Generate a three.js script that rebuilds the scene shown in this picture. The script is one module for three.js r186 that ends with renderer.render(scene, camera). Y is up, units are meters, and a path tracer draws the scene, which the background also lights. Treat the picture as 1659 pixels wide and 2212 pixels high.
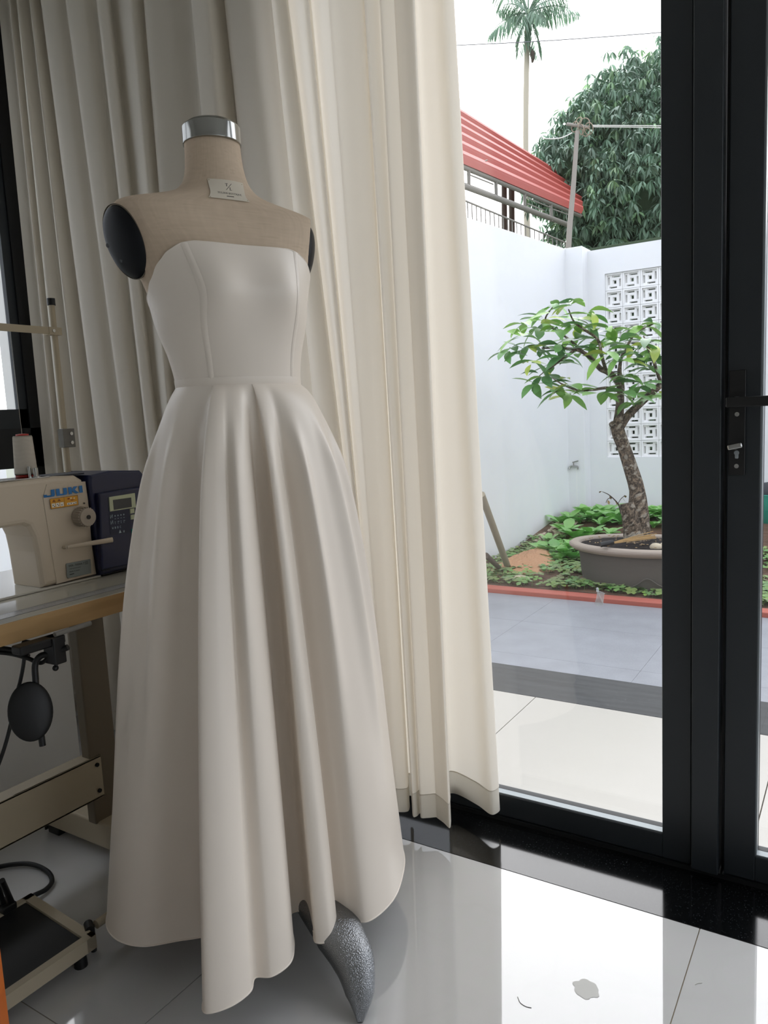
import * as THREE from 'three';
import { RoundedBoxGeometry } from 'three/addons/geometries/RoundedBoxGeometry.js';
import { mergeGeometries } from 'three/addons/utils/BufferGeometryUtils.js';
import { ImprovedNoise } from 'three/addons/math/ImprovedNoise.js';

// ---------------------------------------------------------------- camera, sky, exposure
const scene = new THREE.Scene();
const EYE = new THREE.Vector3(0, 1.05, 0), FOCAL = 1629.5, PITCH = 0.12582, ROLL = 0.04873, YAW = -0.56985;
const camera = new THREE.PerspectiveCamera(2 * Math.atan(1106 / FOCAL) * 180 / Math.PI, 1659 / 2212, 0.02, 300);
const camTurn = new THREE.Matrix4().makeRotationZ(ROLL).multiply(new THREE.Matrix4().makeRotationX(PITCH)).multiply(new THREE.Matrix4().makeRotationY(YAW)).transpose();
camera.position.copy(EYE);
camera.quaternion.setFromRotationMatrix(camTurn);
scene.add(camera);
const renderer = new THREE.WebGLRenderer({ antialias: true });
renderer.toneMapping = THREE.LinearToneMapping;
renderer.toneMappingExposure = 1.75;
renderer.shadowMap.enabled = true;
// a hazy sky towards a low sun that stands behind the neighbour's roof
const SUN = new THREE.Vector3(-0.42, 0.26, -0.89).normalize();
{
  const W = 512, H = 256, d = new Float32Array(W * H * 4), v = new THREE.Vector3();
  for (let j = 0; j < H; j++) for (let i = 0; i < W; i++) {
    const a = ((i + 0.5) / W - 0.5) * 2 * Math.PI, e = ((j + 0.5) / H - 0.5) * Math.PI;
    v.set(Math.cos(a) * Math.cos(e), Math.sin(e), Math.sin(a) * Math.cos(e));
    const g = Math.acos(Math.min(1, Math.max(-1, v.dot(SUN)))), up = Math.max(0, v.y);
    const near = Math.exp(-Math.pow(g / 0.75, 2)), wide = Math.exp(-g / 0.75);
    const low = 1 - Math.pow(up, 0.5), k = (j * W + i) * 4;
    d[k] = 0.92 + 0.2 * low + 1.5 * near + 2.1 * wide;
    d[k + 1] = 1.0 + 0.18 * low + 1.45 * near + 2.06 * wide;
    d[k + 2] = 1.16 + 0.1 * low + 1.4 * near + 2.0 * wide;
    if (v.y < 0) for (let c = 0; c < 3; c++) d[k + c] = 0.3;
    d[k + 3] = 1;
  }
  const sky = new THREE.DataTexture(d, W, H, THREE.RGBAFormat, THREE.FloatType);
  sky.mapping = THREE.EquirectangularReflectionMapping; sky.magFilter = THREE.LinearFilter; sky.needsUpdate = true;
  scene.background = sky;
}

// ---------------------------------------------------------------- helpers
let seed = 7;
const rnd = () => { seed = (seed * 1664525 + 1013904223) >>> 0; return seed / 4294967296; };
const rr = (a, b) => a + (b - a) * rnd();
const V = (x, y, z) => new THREE.Vector3(x, y, z);
const noise = new ImprovedNoise();
const lerp = THREE.MathUtils.lerp, smooth = THREE.MathUtils.smoothstep, clamp = THREE.MathUtils.clamp;
// surveying: the point where the line of sight through a photograph pixel meets a plane of the room
const sight = (px, py) => V((px - 829.5) / FOCAL, -(py - 1106) / FOCAL, -1).applyMatrix4(camTurn);
const onX = (px, py, X) => { const d = sight(px, py); return EYE.clone().addScaledVector(d, (X - EYE.x) / d.x); };
const onY = (px, py, Y) => { const d = sight(px, py); return EYE.clone().addScaledVector(d, (Y - EYE.y) / d.y); };
const onZ = (px, py, Z) => { const d = sight(px, py); return EYE.clone().addScaledVector(d, (Z - EYE.z) / d.z); };
const atD = (px, py, D) => EYE.clone().addScaledVector(sight(px, py), D);

const counts = {};
function numbered(n) { const c = counts[n] = (counts[n] ?? -1) + 1; return c ? n + '_' + String(c).padStart(3, '0') : n; }
function shade(o) { o.castShadow = true; o.receiveShadow = true; return o; }
function thing(name, label, category, pos = V(0, 0, 0), group) {
  const o = new THREE.Group(); o.name = numbered(name); o.position.copy(pos); scene.add(o);
  o.userData = { label, category }; if (group) o.userData.group = group;
  return o;
}
// part(): geometry is given in world coordinates and is brought into the frame of its unrotated parent
function originOf(o) { const p = V(0, 0, 0); for (let q = o; q && q !== scene; q = q.parent) p.add(q.position); return p; }
function part(name, geo, mat, parent, label) {
  const o = originOf(parent); geo.translate(-o.x, -o.y, -o.z);
  const m = shade(new THREE.Mesh(geo, mat)); m.name = name; parent.add(m);
  if (label) m.userData.label = label;
  return m;
}
function local(name, geo, mat, parent, label) { const m = shade(new THREE.Mesh(geo, mat)); m.name = name; parent.add(m); if (label) m.userData.label = label; return m; }
function struct(name, geo, mat) { const m = shade(new THREE.Mesh(geo, mat)); m.name = name; m.userData.kind = 'structure'; scene.add(m); return m; }
function structGroup(name) { const g = new THREE.Group(); g.name = name; g.userData.kind = 'structure'; scene.add(g); return g; }
function one(name, geo, mat, label, category, group) {
  geo.computeBoundingBox(); const b = geo.boundingBox, p = V((b.min.x + b.max.x) / 2, b.min.y, (b.min.z + b.max.z) / 2);
  geo.translate(-p.x, -p.y, -p.z);
  const m = shade(new THREE.Mesh(geo, mat)); m.name = numbered(name); m.position.copy(p); m.userData = { label, category }; if (group) m.userData.group = group;
  scene.add(m); return m;
}
const clean = (g) => { const n = g.index ? g.toNonIndexed() : g; for (const k of Object.keys(n.attributes)) if (!['position', 'normal', 'uv'].includes(k)) n.deleteAttribute(k); if (!n.attributes.uv) n.setAttribute('uv', new THREE.BufferAttribute(new Float32Array(n.attributes.position.count * 2), 2)); return n; };
const merge = (list) => mergeGeometries(list.map(clean));
// box between two corners, uv in metres, optional rounding
function box(x0, y0, z0, x1, y1, z1, r = 0) {
  const w = Math.abs(x1 - x0), h = Math.abs(y1 - y0), d = Math.abs(z1 - z0);
  const g = r ? new RoundedBoxGeometry(w, h, d, 2, Math.min(r, w / 2.01, h / 2.01, d / 2.01)) : new THREE.BoxGeometry(w, h, d);
  g.translate((x0 + x1) / 2, (y0 + y1) / 2, (z0 + z1) / 2);
  return metreUv(g);
}
function metreUv(g) {
  const p = g.attributes.position, n = g.attributes.normal, uv = new Float32Array(p.count * 2);
  for (let i = 0; i < p.count; i++) {
    const ax = Math.abs(n.getX(i)), ay = Math.abs(n.getY(i)), az = Math.abs(n.getZ(i));
    if (ay >= ax && ay >= az) { uv[2 * i] = p.getX(i); uv[2 * i + 1] = -p.getZ(i); } else if (ax >= az) { uv[2 * i] = p.getZ(i); uv[2 * i + 1] = p.getY(i); } else { uv[2 * i] = p.getX(i); uv[2 * i + 1] = p.getY(i); }
  }
  g.setAttribute('uv', new THREE.BufferAttribute(uv, 2)); return g;
}
// swept round bar with its own radius at each point, capped
function bar(pts, radii, sides = 10, steps = 0, squash = 1) {
  const P = pts.map((p) => p.isVector3 ? p : V(...p)), R = Array.isArray(radii) ? radii : P.map(() => radii);
  const n = steps || (P.length === 2 ? 1 : (P.length - 1) * 6), curve = P.length === 2 ? new THREE.LineCurve3(P[0], P[1]) : new THREE.CatmullRomCurve3(P, false, 'centripetal');
  const pos = [], idx = [], uv = []; let N = null, len = 0, prev = null;
  for (let i = 0; i <= n; i++) {
    const t = i / n, c = curve.getPoint(t), T = curve.getTangent(t), s = t * (R.length - 1), k = Math.min(R.length - 2, Math.floor(s)), r = R.length === 1 ? R[0] : lerp(R[k], R[k + 1], s - k);
    if (prev) len += prev.distanceTo(c); prev = c;
    if (!N) N = Math.abs(T.y) > 0.9 ? V(1, 0, 0) : V(0, 1, 0);
    N = N.clone().addScaledVector(T, -N.dot(T)).normalize(); const B = T.clone().cross(N);
    for (let j = 0; j <= sides; j++) { const a = j / sides * 2 * Math.PI, q = c.clone().addScaledVector(N, Math.cos(a) * r).addScaledVector(B, Math.sin(a) * r * squash); pos.push(q.x, q.y, q.z); uv.push(j / sides * 6.28 * r, len); }
  }
  const m = sides + 1;
  for (let i = 0; i < n; i++) for (let j = 0; j < sides; j++) { const a = i * m + j; idx.push(a, a + m, a + 1, a + 1, a + m, a + m + 1); }
  for (const e of [0, n]) { const c = curve.getPoint(e / n), at = pos.length / 3; pos.push(c.x, c.y, c.z); uv.push(0, 0); const base = pos.length / 3; for (let j = 0; j <= sides; j++) { const o = (e * m + j) * 3; pos.push(pos[o], pos[o + 1], pos[o + 2]); uv.push(0, 0); } for (let j = 0; j < sides; j++) e ? idx.push(at, base + j, base + j + 1) : idx.push(at, base + j + 1, base + j); }
  return geom(pos, idx, uv);
}
function geom(pos, idx, uv) {
  const g = new THREE.BufferGeometry();
  g.setAttribute('position', new THREE.BufferAttribute(new Float32Array(pos), 3));
  g.setAttribute('uv', new THREE.BufferAttribute(new Float32Array(uv ?? new Array(pos.length / 3 * 2).fill(0)), 2));
  g.setIndex(idx); g.computeVertexNormals(); return g;
}
// sheet over a grid of points f(i, j) -> Vector3
function sheet(nu, nv, f, uvf) {
  const pos = [], idx = [], uv = [];
  for (let j = 0; j <= nv; j++) for (let i = 0; i <= nu; i++) { const p = f(i / nu, j / nv); pos.push(p.x, p.y, p.z); const q = uvf ? uvf(i / nu, j / nv) : [i / nu, j / nv]; uv.push(q[0], q[1]); }
  for (let j = 0; j < nv; j++) for (let i = 0; i < nu; i++) { const a = j * (nu + 1) + i, b = a + nu + 1; idx.push(a, a + 1, b, a + 1, b + 1, b); }
  return geom(pos, idx, uv);
}
// an outline in the z-y plane pushed along x from x0 (back) to x1 (front), edges rounded
function profileX(pts, x0, x1, bevel = 0.004, holes = []) {
  const s = new THREE.Shape(pts.map(([z, y]) => new THREE.Vector2(z, y)));
  for (const h of holes) s.holes.push(new THREE.Path(h.map(([z, y]) => new THREE.Vector2(z, y))));
  const g = new THREE.ExtrudeGeometry(s, { depth: Math.abs(x1 - x0) - 2 * bevel, bevelEnabled: bevel > 0, bevelThickness: bevel, bevelSize: bevel, bevelOffset: -bevel, bevelSegments: 3, curveSegments: 10 });
  // shape x -> world z, shape y -> world y, depth -> world x
  g.applyMatrix4(new THREE.Matrix4().set(0, 0, 1, Math.min(x0, x1) + bevel, 0, 1, 0, 0, 1, 0, 0, 0, 0, 0, 0, 1));
  return flip(g);
}
function flip(g) { // restore outward faces after a mirroring matrix
  const q = g.index ? g.toNonIndexed() : g, keys = Object.keys(q.attributes);
  for (const k of keys) { const a = q.attributes[k], s = a.itemSize; for (let i = 0; i < a.count; i += 3) for (let c = 0; c < s; c++) { const t = a.array[(i + 1) * s + c]; a.array[(i + 1) * s + c] = a.array[(i + 2) * s + c]; a.array[(i + 2) * s + c] = t; } }
  q.computeVertexNormals(); return q;
}
function lathe(profile, seg = 32) { return new THREE.LatheGeometry(profile.map(([r, y]) => new THREE.Vector2(r, y)), seg); }

// ---------------------------------------------------------------- textures and materials
function tex(w, h, f, { srgb = true, rx = 1, ry = 1 } = {}) {
  const d = new Uint8Array(w * h * 4);
  for (let j = 0; j < h; j++) for (let i = 0; i < w; i++) { const c = f(i / w, j / h, i, j), k = (j * w + i) * 4; for (let q = 0; q < 3; q++) d[k + q] = clamp(Math.round((c.length ? c[q] : c) * 255), 0, 255); d[k + 3] = c.length > 3 ? c[3] * 255 : 255; }
  const t = new THREE.DataTexture(d, w, h); t.wrapS = t.wrapT = THREE.MirroredRepeatWrapping; t.magFilter = THREE.LinearFilter; t.minFilter = THREE.LinearMipmapLinearFilter; if (srgb) t.colorSpace = THREE.SRGBColorSpace; t.repeat.set(rx, ry); t.needsUpdate = true; return t;
}
function fbm(u, v, f, z = 0, oct = 4) { // tileable enough: sums of noise on a torus-free grid
  let s = 0, a = 0.5; for (let o = 0; o < oct; o++) { s += a * noise.noise(u * f, v * f, z + o * 7.3); f *= 2.03; a *= 0.5; } return s;
}
const hash = (x, y) => { const s = Math.sin(x * 127.1 + y * 311.7) * 43758.5453; return s - Math.floor(s); };
const std = (color, roughness = 0.6, o = {}) => new THREE.MeshStandardMaterial({ color, roughness, metalness: 0, ...o });
const phys = (color, roughness, o = {}) => new THREE.MeshPhysicalMaterial({ color, roughness, ...o });
const mix3 = (a, b, t) => [lerp(a[0], b[0], t), lerp(a[1], b[1], t), lerp(a[2], b[2], t)];

const M = {};
M.frame = std('#23282c', 0.42);
M.frameDark = std('#0b0d0f', 0.5);
M.bead = std('#8f9699', 0.35, { metalness: 0.3 });
M.glass = phys('#ffffff', 0, { transmission: 1, thickness: 0, ior: 1.5 });
M.wall = std('#efeeeb', 0.85);
M.ceiling = std('#e9e8e5', 0.9);
M.granite = std('#ffffff', 0.09, { map: tex(512, 512, (u, v, i, j) => { const h = hash(i, j); return h > 0.985 ? [0.25, 0.27, 0.29] : h > 0.93 ? [0.09, 0.1, 0.11] : [0.035, 0.038, 0.042]; }, { rx: 1.6, ry: 1.6 }) });
const stainMap = tex(1024, 1024, (u, v) => {
  const n = fbm(u, v, 5, 1), m = Math.pow(Math.max(0, 1 - Math.abs(fbm(u + 3, v, 3, 9)) * 9), 3) * 0.006;
  const b = 0.77 + 0.015 * n - m; return [b, b * 0.997, b * 0.985];
});
M.tile = phys('#ffffff', 0.03, { map: stainMap, ior: 1.85 });
M.grout = std('#a89a83', 0.8);
M.porch = std('#a8a49c', 0.3, { bumpMap: tex(256, 256, (u, v) => 0.5 + 0.5 * fbm(u, v, 9, 4), { srgb: false }), bumpScale: 0.001 });
M.slab = std('#ffffff', 0.75, { map: tex(512, 512, (u, v, i, j) => { const s = 0.5 + 0.5 * fbm(u * 0.35, v * 3, 14, 2), h = hash(i, j); const b = 0.1 + 0.17 * s + (h > 0.992 ? 0.2 : 0); return [b * 0.97, b, b * 1.02]; }) });
M.paving = std('#ffffff', 0.42, { map: tex(512, 512, (u, v, i, j) => { const b = 0.53 + 0.05 * fbm(u, v, 7, 3) + (hash(i, j) - 0.5) * 0.05; return [b * 0.985, b, b * 1.04]; }) });
M.curb = std('#a4584a', 0.75);
M.soil = std('#ffffff', 0.95, { map: tex(512, 512, (u, v, i, j) => { const n = 0.5 + 0.8 * fbm(u, v, 10, 5), h = hash(i >> 1, j >> 1); return mix3([0.2, 0.14, 0.1], [0.45, 0.33, 0.25], clamp(n * 0.7 + h * 0.35, 0, 1)); }), bumpMap: tex(256, 256, (u, v) => 0.5 + 0.6 * fbm(u, v, 18, 8), { srgb: false }), bumpScale: 0.02 });
M.clay = std('#b58a68', 0.95, { bumpMap: tex(256, 256, (u, v) => 0.5 + 0.6 * fbm(u, v, 14, 2), { srgb: false }), bumpScale: 0.02 });
M.plaster = std('#ffffff', 0.85, { map: tex(512, 512, (u, v) => { const b = 0.885 + 0.02 * fbm(u, v, 5, 6); return [b * 0.99, b * 0.995, b * 1.005]; }, { rx: 0.5, ry: 0.5 }) });
M.block = std('#e8e8e8', 0.85);
M.curtain = phys('#ebe5da', 1, { transmission: 0.38, thickness: 0, side: THREE.DoubleSide, specularIntensity: 0.2 });
M.curtainHem = phys('#dcd6c9', 1, { transmission: 0.2, thickness: 0, side: THREE.DoubleSide, specularIntensity: 0.2 });
M.satin = phys('#ece1d3', 0.38, { side: THREE.DoubleSide });
M.linen = std('#ffffff', 0.9, { map: tex(512, 512, (u, v, i, j) => { const s = fbm(u * 0.12, v, 150, 3, 2), t = fbm(u, v * 0.15, 150, 11, 2); const f = -0.05 * smooth(s, 0.18, 0.4) + 0.05 * s + 0.04 * t; return [0.8 + f, 0.72 + f, 0.625 + f]; }), bumpMap: tex(256, 256, (u, v) => 0.5 + 0.4 * fbm(u * 0.15, v, 90, 3, 2), { srgb: false }), bumpScale: 0.0005 });
M.chrome = std('#a9a9a5', 0.16, { metalness: 1 });
M.navy = phys('#0a0d12', 0.5, { specularIntensity: 0.5 });
M.navyRim = std('#6f675a', 0.8);
M.black = std('#0b0b0c', 0.45);
M.rubber = std('#060707', 0.5);
M.silver = std('#8a8c8e', 0.3, { metalness: 0.95, bumpMap: tex(1024, 1024, (u, v) => 0.5 + 0.9 * fbm(u, v, 250, 3, 2), { srgb: false, rx: 1.6, ry: 1.6 }), bumpScale: 0.0014 });
M.cream = std('#c9bba6', 0.38);
M.creamMetal = std('#b3a68d', 0.45);
M.creamDark = std('#6f6452', 0.5);
M.blue = std('#10183c', 0.35);
M.blueDark = std('#0a0e20', 0.45);
M.tableTop = std('#bdb9ad', 0.12);
const woodMap = (a, b, f) => tex(512, 256, (u, v) => { const g = fbm(u * 0.12, v * 1.6, f, 2, 5), l = Math.sin((v * 22 + g * 7) * 3.0) * 0.5 + 0.5; return mix3(a, b, clamp(0.5 + g * 0.9 + 0.18 * (l - 0.5), 0, 1)); });
M.wood = std('#ffffff', 0.5, { map: woodMap([0.62, 0.49, 0.31], [0.76, 0.62, 0.43], 18) });
M.orangeWood = std('#ffffff', 0.4, { map: woodMap([0.62, 0.3, 0.1], [0.78, 0.42, 0.16], 14) });
M.yarn = std('#b5ad9f', 0.95, { bumpMap: tex(128, 128, (u, v) => 0.5 + 0.5 * Math.sin(v * 6.283 * 40 + Math.sin(u * 6.283 * 4)), { srgb: false }), bumpScale: 0.0006 });
M.red = std('#a8281c', 0.5);
M.bark = std('#ffffff', 0.95, { map: tex(256, 512, (u, v, i, j) => { const n = fbm(u * 1.5, v, 9, 3), s = fbm(u, v, 26, 13, 3), p = fbm(u, v, 7, 21, 3); return mix3(mix3([0.17, 0.14, 0.11], [0.5, 0.44, 0.37], clamp(0.5 + n * 1.3 + s * 1.2, 0, 1)), [0.6, 0.58, 0.53], 0.75 * smooth(p, 0.1, 0.22)); }, { rx: 3, ry: 3 }), bumpMap: tex(256, 256, (u, v) => 0.5 + fbm(u, v, 12, 3), { srgb: false, rx: 5, ry: 5 }), bumpScale: 0.008 });
const leafMat = (c) => phys(c, 0.45, { transmission: 0.45, thickness: 0, side: THREE.DoubleSide });
M.leaf = [leafMat('#74a54c'), leafMat('#5d9148'), leafMat('#8ab654'), leafMat('#b3c455'), leafMat('#4c7d45')];
M.green = [leafMat('#8cc46a'), leafMat('#78b45f'), leafMat('#9bcf78')];
M.clover = phys('#6f9150', 0.7, { transmission: 0.25, thickness: 0, side: THREE.DoubleSide });
M.mango = phys('#ffffff', 0.5, { transmission: 0.3, thickness: 0, side: THREE.DoubleSide });
M.pot = std('#5b5650', 0.9, { bumpMap: tex(256, 256, (u, v) => 0.5 + 0.6 * fbm(u, v, 10, 5), { srgb: false }), bumpScale: 0.004 });
M.potRim = std('#a2968a', 0.9, { bumpMap: tex(256, 256, (u, v) => 0.5 + 0.6 * fbm(u, v, 10, 5), { srgb: false }), bumpScale: 0.004 });
M.stone = std('#b9ad98', 0.95);
M.roof = std('#a6453c', 0.55);
M.steel = std('#7c7871', 0.7);
M.darkPost = std('#4a3f36', 0.9);
M.poleWood = std('#8e8880', 0.9);
M.wire = std('#6e7176', 0.7);
M.palmTrunk = std('#b5ac9a', 0.9);
M.palmLeaf = phys('#6d8a72', 0.6, { transmission: 0.3, thickness: 0, side: THREE.DoubleSide });

// ---------------------------------------------------------------- the room
const ZW = -1.69, XL = -2.45, XR = 3.0, ZB = 4.4, HC = 3.0, XG = -1.43, DOORTOP = 2.4;
{ // glossy floor tiles, each a piece of the floor, over a bed of grout
  const f = structGroup('floor');
  local('screed', box(XL - 0.2, -0.12, -1.495, XR + 0.2, -0.0025, ZB + 0.2), M.grout, f);
  local('screed', box(XL - 0.2, -0.12, ZW - 0.1, XG - 0.06, -0.0025, -1.495), M.grout, f);
  for (const [a, b] of [[XL, -1.853], [-1.853, XG - 0.06]]) local('tile', box(a + 0.001, -0.012, ZW, b - 0.001, 0, -1.496), M.tile, f);
  const xs = [XL, -1.853, -1.053, -0.253, 0.547, 1.347, 2.147, XR], zs = [-1.495, -0.695, 0.105, 0.905, 1.705, 2.505, 3.305, ZB];
  for (let a = 0; a + 1 < xs.length; a++) for (let b = 0; b + 1 < zs.length; b++) local('tile', box(xs[a] + 0.001, -0.012, zs[b] + 0.001, xs[a + 1] - 0.001, 0, zs[b + 1] - 0.001), M.tile, f);
}
struct('threshold', box(XG - 0.058, -0.15, -1.86, XR + 0.2, 0, -1.4965), M.granite);
struct('ceiling', box(XL - 0.2, HC, -1.9, XR + 0.2, HC + 0.15, ZB + 0.2), M.ceiling);
struct('wall_back', merge([box(XL - 0.2, 0, -1.86, XG, HC, ZW), box(XG, DOORTOP, -1.86, XR, HC, ZW), box(2.35, 0, -1.86, XR + 0.2, HC, ZW)]), M.wall);
{ // right wall with a wide window that lights the form from the side
  const y0 = 0.35, y1 = 2.6, z0 = -1.5, z1 = 0.9;
  struct('wall_right', merge([box(XR, 0, -1.86, XR + 0.2, y0, ZB + 0.2), box(XR, y1, -1.86, XR + 0.2, HC, ZB + 0.2), box(XR, y0, -1.86, XR + 0.2, y1, z0), box(XR, y0, z1, XR + 0.2, y1, ZB + 0.2)]), M.wall);
  const w = structGroup('window_2'), x0 = XR + 0.02, x1 = XR + 0.08;
  local('window_frame', merge([box(x0, y0, z0, x1, y0 + 0.06, z1), box(x0, y1 - 0.06, z0, x1, y1, z1), box(x0, y0, z0, x1, y1, z0 + 0.06), box(x0, y0, z1 - 0.06, x1, y1, z1), box(x0, y0, -0.33, x1, y1, -0.27)]), M.frame, w);
  for (const [a, b] of [[z0 + 0.05, -0.32], [-0.28, z1 - 0.05]]) local('glass_pane', box(x0 + 0.025, y0 + 0.05, a, x0 + 0.031, y1 - 0.05, b), M.glass, w);
}
struct('wall_front', box(XL - 0.2, 0, ZB, XR + 0.2, HC, ZB + 0.2), M.wall);
{ // left wall with its window: an upper casement and a lower pane
  const z0 = -1.617, z1 = 0.4, y0 = 0.54, y1 = 2.45;
  struct('wall_left', merge([box(XL - 0.2, 0, -1.86, XL, y0, ZB), box(XL - 0.2, y1, -1.86, XL, HC, ZB), box(XL - 0.2, y0, -1.86, XL, y1, z0), box(XL - 0.2, y0, z1, XL, y1, ZB)]), M.wall);
  struct('window_ledge', box(XL, 0, -1.335, -2.0, 0.53, z1, 0.004), M.wall);
  const w = structGroup('window_1');
  const xb = XL - 0.034, xf = XL + 0.004;
  const fr = [box(xb, y0, z0, xf, y1, z0 + 0.045), box(xb, y0, z1 - 0.045, xf, y1, z1), box(xb, y0, z0, xf, y0 + 0.045, z1), box(xb, y1 - 0.045, z0, xf, y1, z1), box(xb, 0.935, z0, xf, 1.07, z1), box(xb, y0, -0.65, xf, y1, -0.6)];
  local('window_frame', merge(fr), M.frameDark, w);
  local('casement_frame', merge([box(xb + 0.01, 1.07, z0 + 0.045, xf - 0.008, y1 - 0.045, z0 + 0.075), box(xb + 0.012, 1.07, -0.69, xf - 0.008, y1 - 0.045, -0.65), box(xb + 0.01, 1.07, z0 + 0.045, xf - 0.008, 1.135, -0.65), box(xb + 0.012, y1 - 0.09, z0 + 0.045, xf - 0.008, y1 - 0.045, -0.65)]), M.frame, w);
  local('glass_pane', box(xb + 0.016, 1.13, z0 + 0.07, xb + 0.022, y1 - 0.085, -0.685), M.glass, w);
  local('glass_pane', box(xb + 0.016, y0 + 0.04, z0 + 0.04, xb + 0.022, 0.94, -0.645), M.glass, w);
  local('glass_pane', box(xb + 0.016, y0 + 0.04, -0.605, xb + 0.022, y1 - 0.04, z1 - 0.04), M.glass, w);
  local('window_sill', box(XL - 0.2, y0 - 0.03, z0, XL + 0.01, y0, z1), M.wall, w);
}
// ---- glass doors in dark aluminium
function leaf(name, x0, x1, stileL, stileR, beadSide) {
  const g = structGroup(name), zf = ZW, zb = ZW - 0.05, top = DOORTOP - 0.05, rail = 0.07, r = 0.0025;
  local('stile', box(x0, 0.012, zb, x0 + stileL, top, zf, r), M.frame, g);
  local('stile', box(x1 - stileR, 0.012, zb, x1, top, zf, r), M.frame, g);
  local('bottom_rail', box(x0 + stileL, 0.012, zb, x1 - stileR, rail, zf, r), M.frame, g);
  local('top_rail', box(x0 + stileL, top - 0.07, zb, x1 - stileR, top, zf, r), M.frame, g);
  const a = x0 + stileL, b = x1 - stileR, gz = zf - 0.032;
  local('glass_pane', box(a - 0.006, rail - 0.004, gz - 0.003, b + 0.006, top - 0.065, gz + 0.003), M.glass, g);
  local('glazing_gasket', merge([box(a, rail, gz - 0.008, b, rail + 0.0035, gz + 0.008), box(a, rail + 0.0035, gz - 0.008, a + 0.003, top - 0.07, gz + 0.008), box(b - 0.003, rail + 0.0035, gz - 0.008, b, top - 0.07, gz + 0.008)]), M.frameDark, g);
  local('glazing_bead', merge([box(a, rail, gz + 0.008, b, rail + 0.003, zf - 0.003), box(a, rail, gz + 0.008, a + 0.003, top - 0.07, zf - 0.003)]), M.bead, g);
  return g;
}
leaf('door_1', XG + 0.045, -0.306, 0.062, 0.062);
{ const g = leaf('door_2', -0.2385, 0.72, 0.0625, 0.062);
  // handle set on the stile of the right leaf
  const x0 = -0.236, x1 = -0.2, zf = ZW;
  const plate = local('handle_plate', box(-0.2345, 0.896, zf, -0.2035, 1.108, zf + 0.008, 0.002), M.black, g);
  local('lever_handle', merge([new THREE.CylinderGeometry(0.0105, 0.0105, 0.045, 20).rotateX(Math.PI / 2).translate(-0.219, 1.045, zf + 0.03), box(-0.2335, 1.0345, zf + 0.045, -0.09, 1.0545, zf + 0.06, 0.003)]), M.black, plate);
  local('thumb_turn', merge([new THREE.CylinderGeometry(0.0055, 0.0055, 0.022, 16).rotateX(Math.PI / 2).translate(-0.219, 0.955, zf + 0.019), box(-0.234, 0.95, zf + 0.026, -0.206, 0.962, zf + 0.034, 0.0055).translate(0.22, -0.956, 0).rotateZ(0.2).translate(-0.22, 0.956, 0)]), M.chrome, plate, 'chrome thumb turn');
  local('lock_cylinder', merge([new THREE.CylinderGeometry(0.0048, 0.0048, 0.004, 16).rotateX(Math.PI / 2).translate(-0.219, 0.942, zf + 0.009), box(-0.2225, 0.93, zf + 0.006, -0.2155, 0.944, zf + 0.0105, 0.003)]), M.bead, plate);
  for (const y of [1.02, 0.915]) local('screw', new THREE.CylinderGeometry(0.0045, 0.0045, 0.003, 14).rotateX(Math.PI / 2).translate(-0.219, y, zf + 0.0085), M.chrome, plate);
}
leaf('door_3', 0.76, 1.52, 0.062, 0.062);
leaf('door_4', 1.52, 2.31, 0.062, 0.062);
struct('trim_1', box(-0.303, 0.012, ZW - 0.05, -0.2475, DOORTOP - 0.045, ZW + 0.016, 0.003), M.frame);
struct('trim_2', merge([box(XG, 0, ZW - 0.06, XG + 0.043, DOORTOP, ZW - 0.002), box(2.312, 0, ZW - 0.06, 2.35, DOORTOP, ZW - 0.002), box(XG + 0.043, DOORTOP - 0.045, ZW - 0.06, 2.312, DOORTOP, ZW - 0.002), box(XG + 0.043, 0, ZW - 0.06, 2.312, 0.011, ZW + 0.004), box(0.722, 0.012, ZW - 0.06, 0.758, DOORTOP - 0.046, ZW - 0.002), box(-0.246, 0.012, ZW - 0.048, -0.24, DOORTOP - 0.046, ZW - 0.02)]), M.frameDark);

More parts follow.
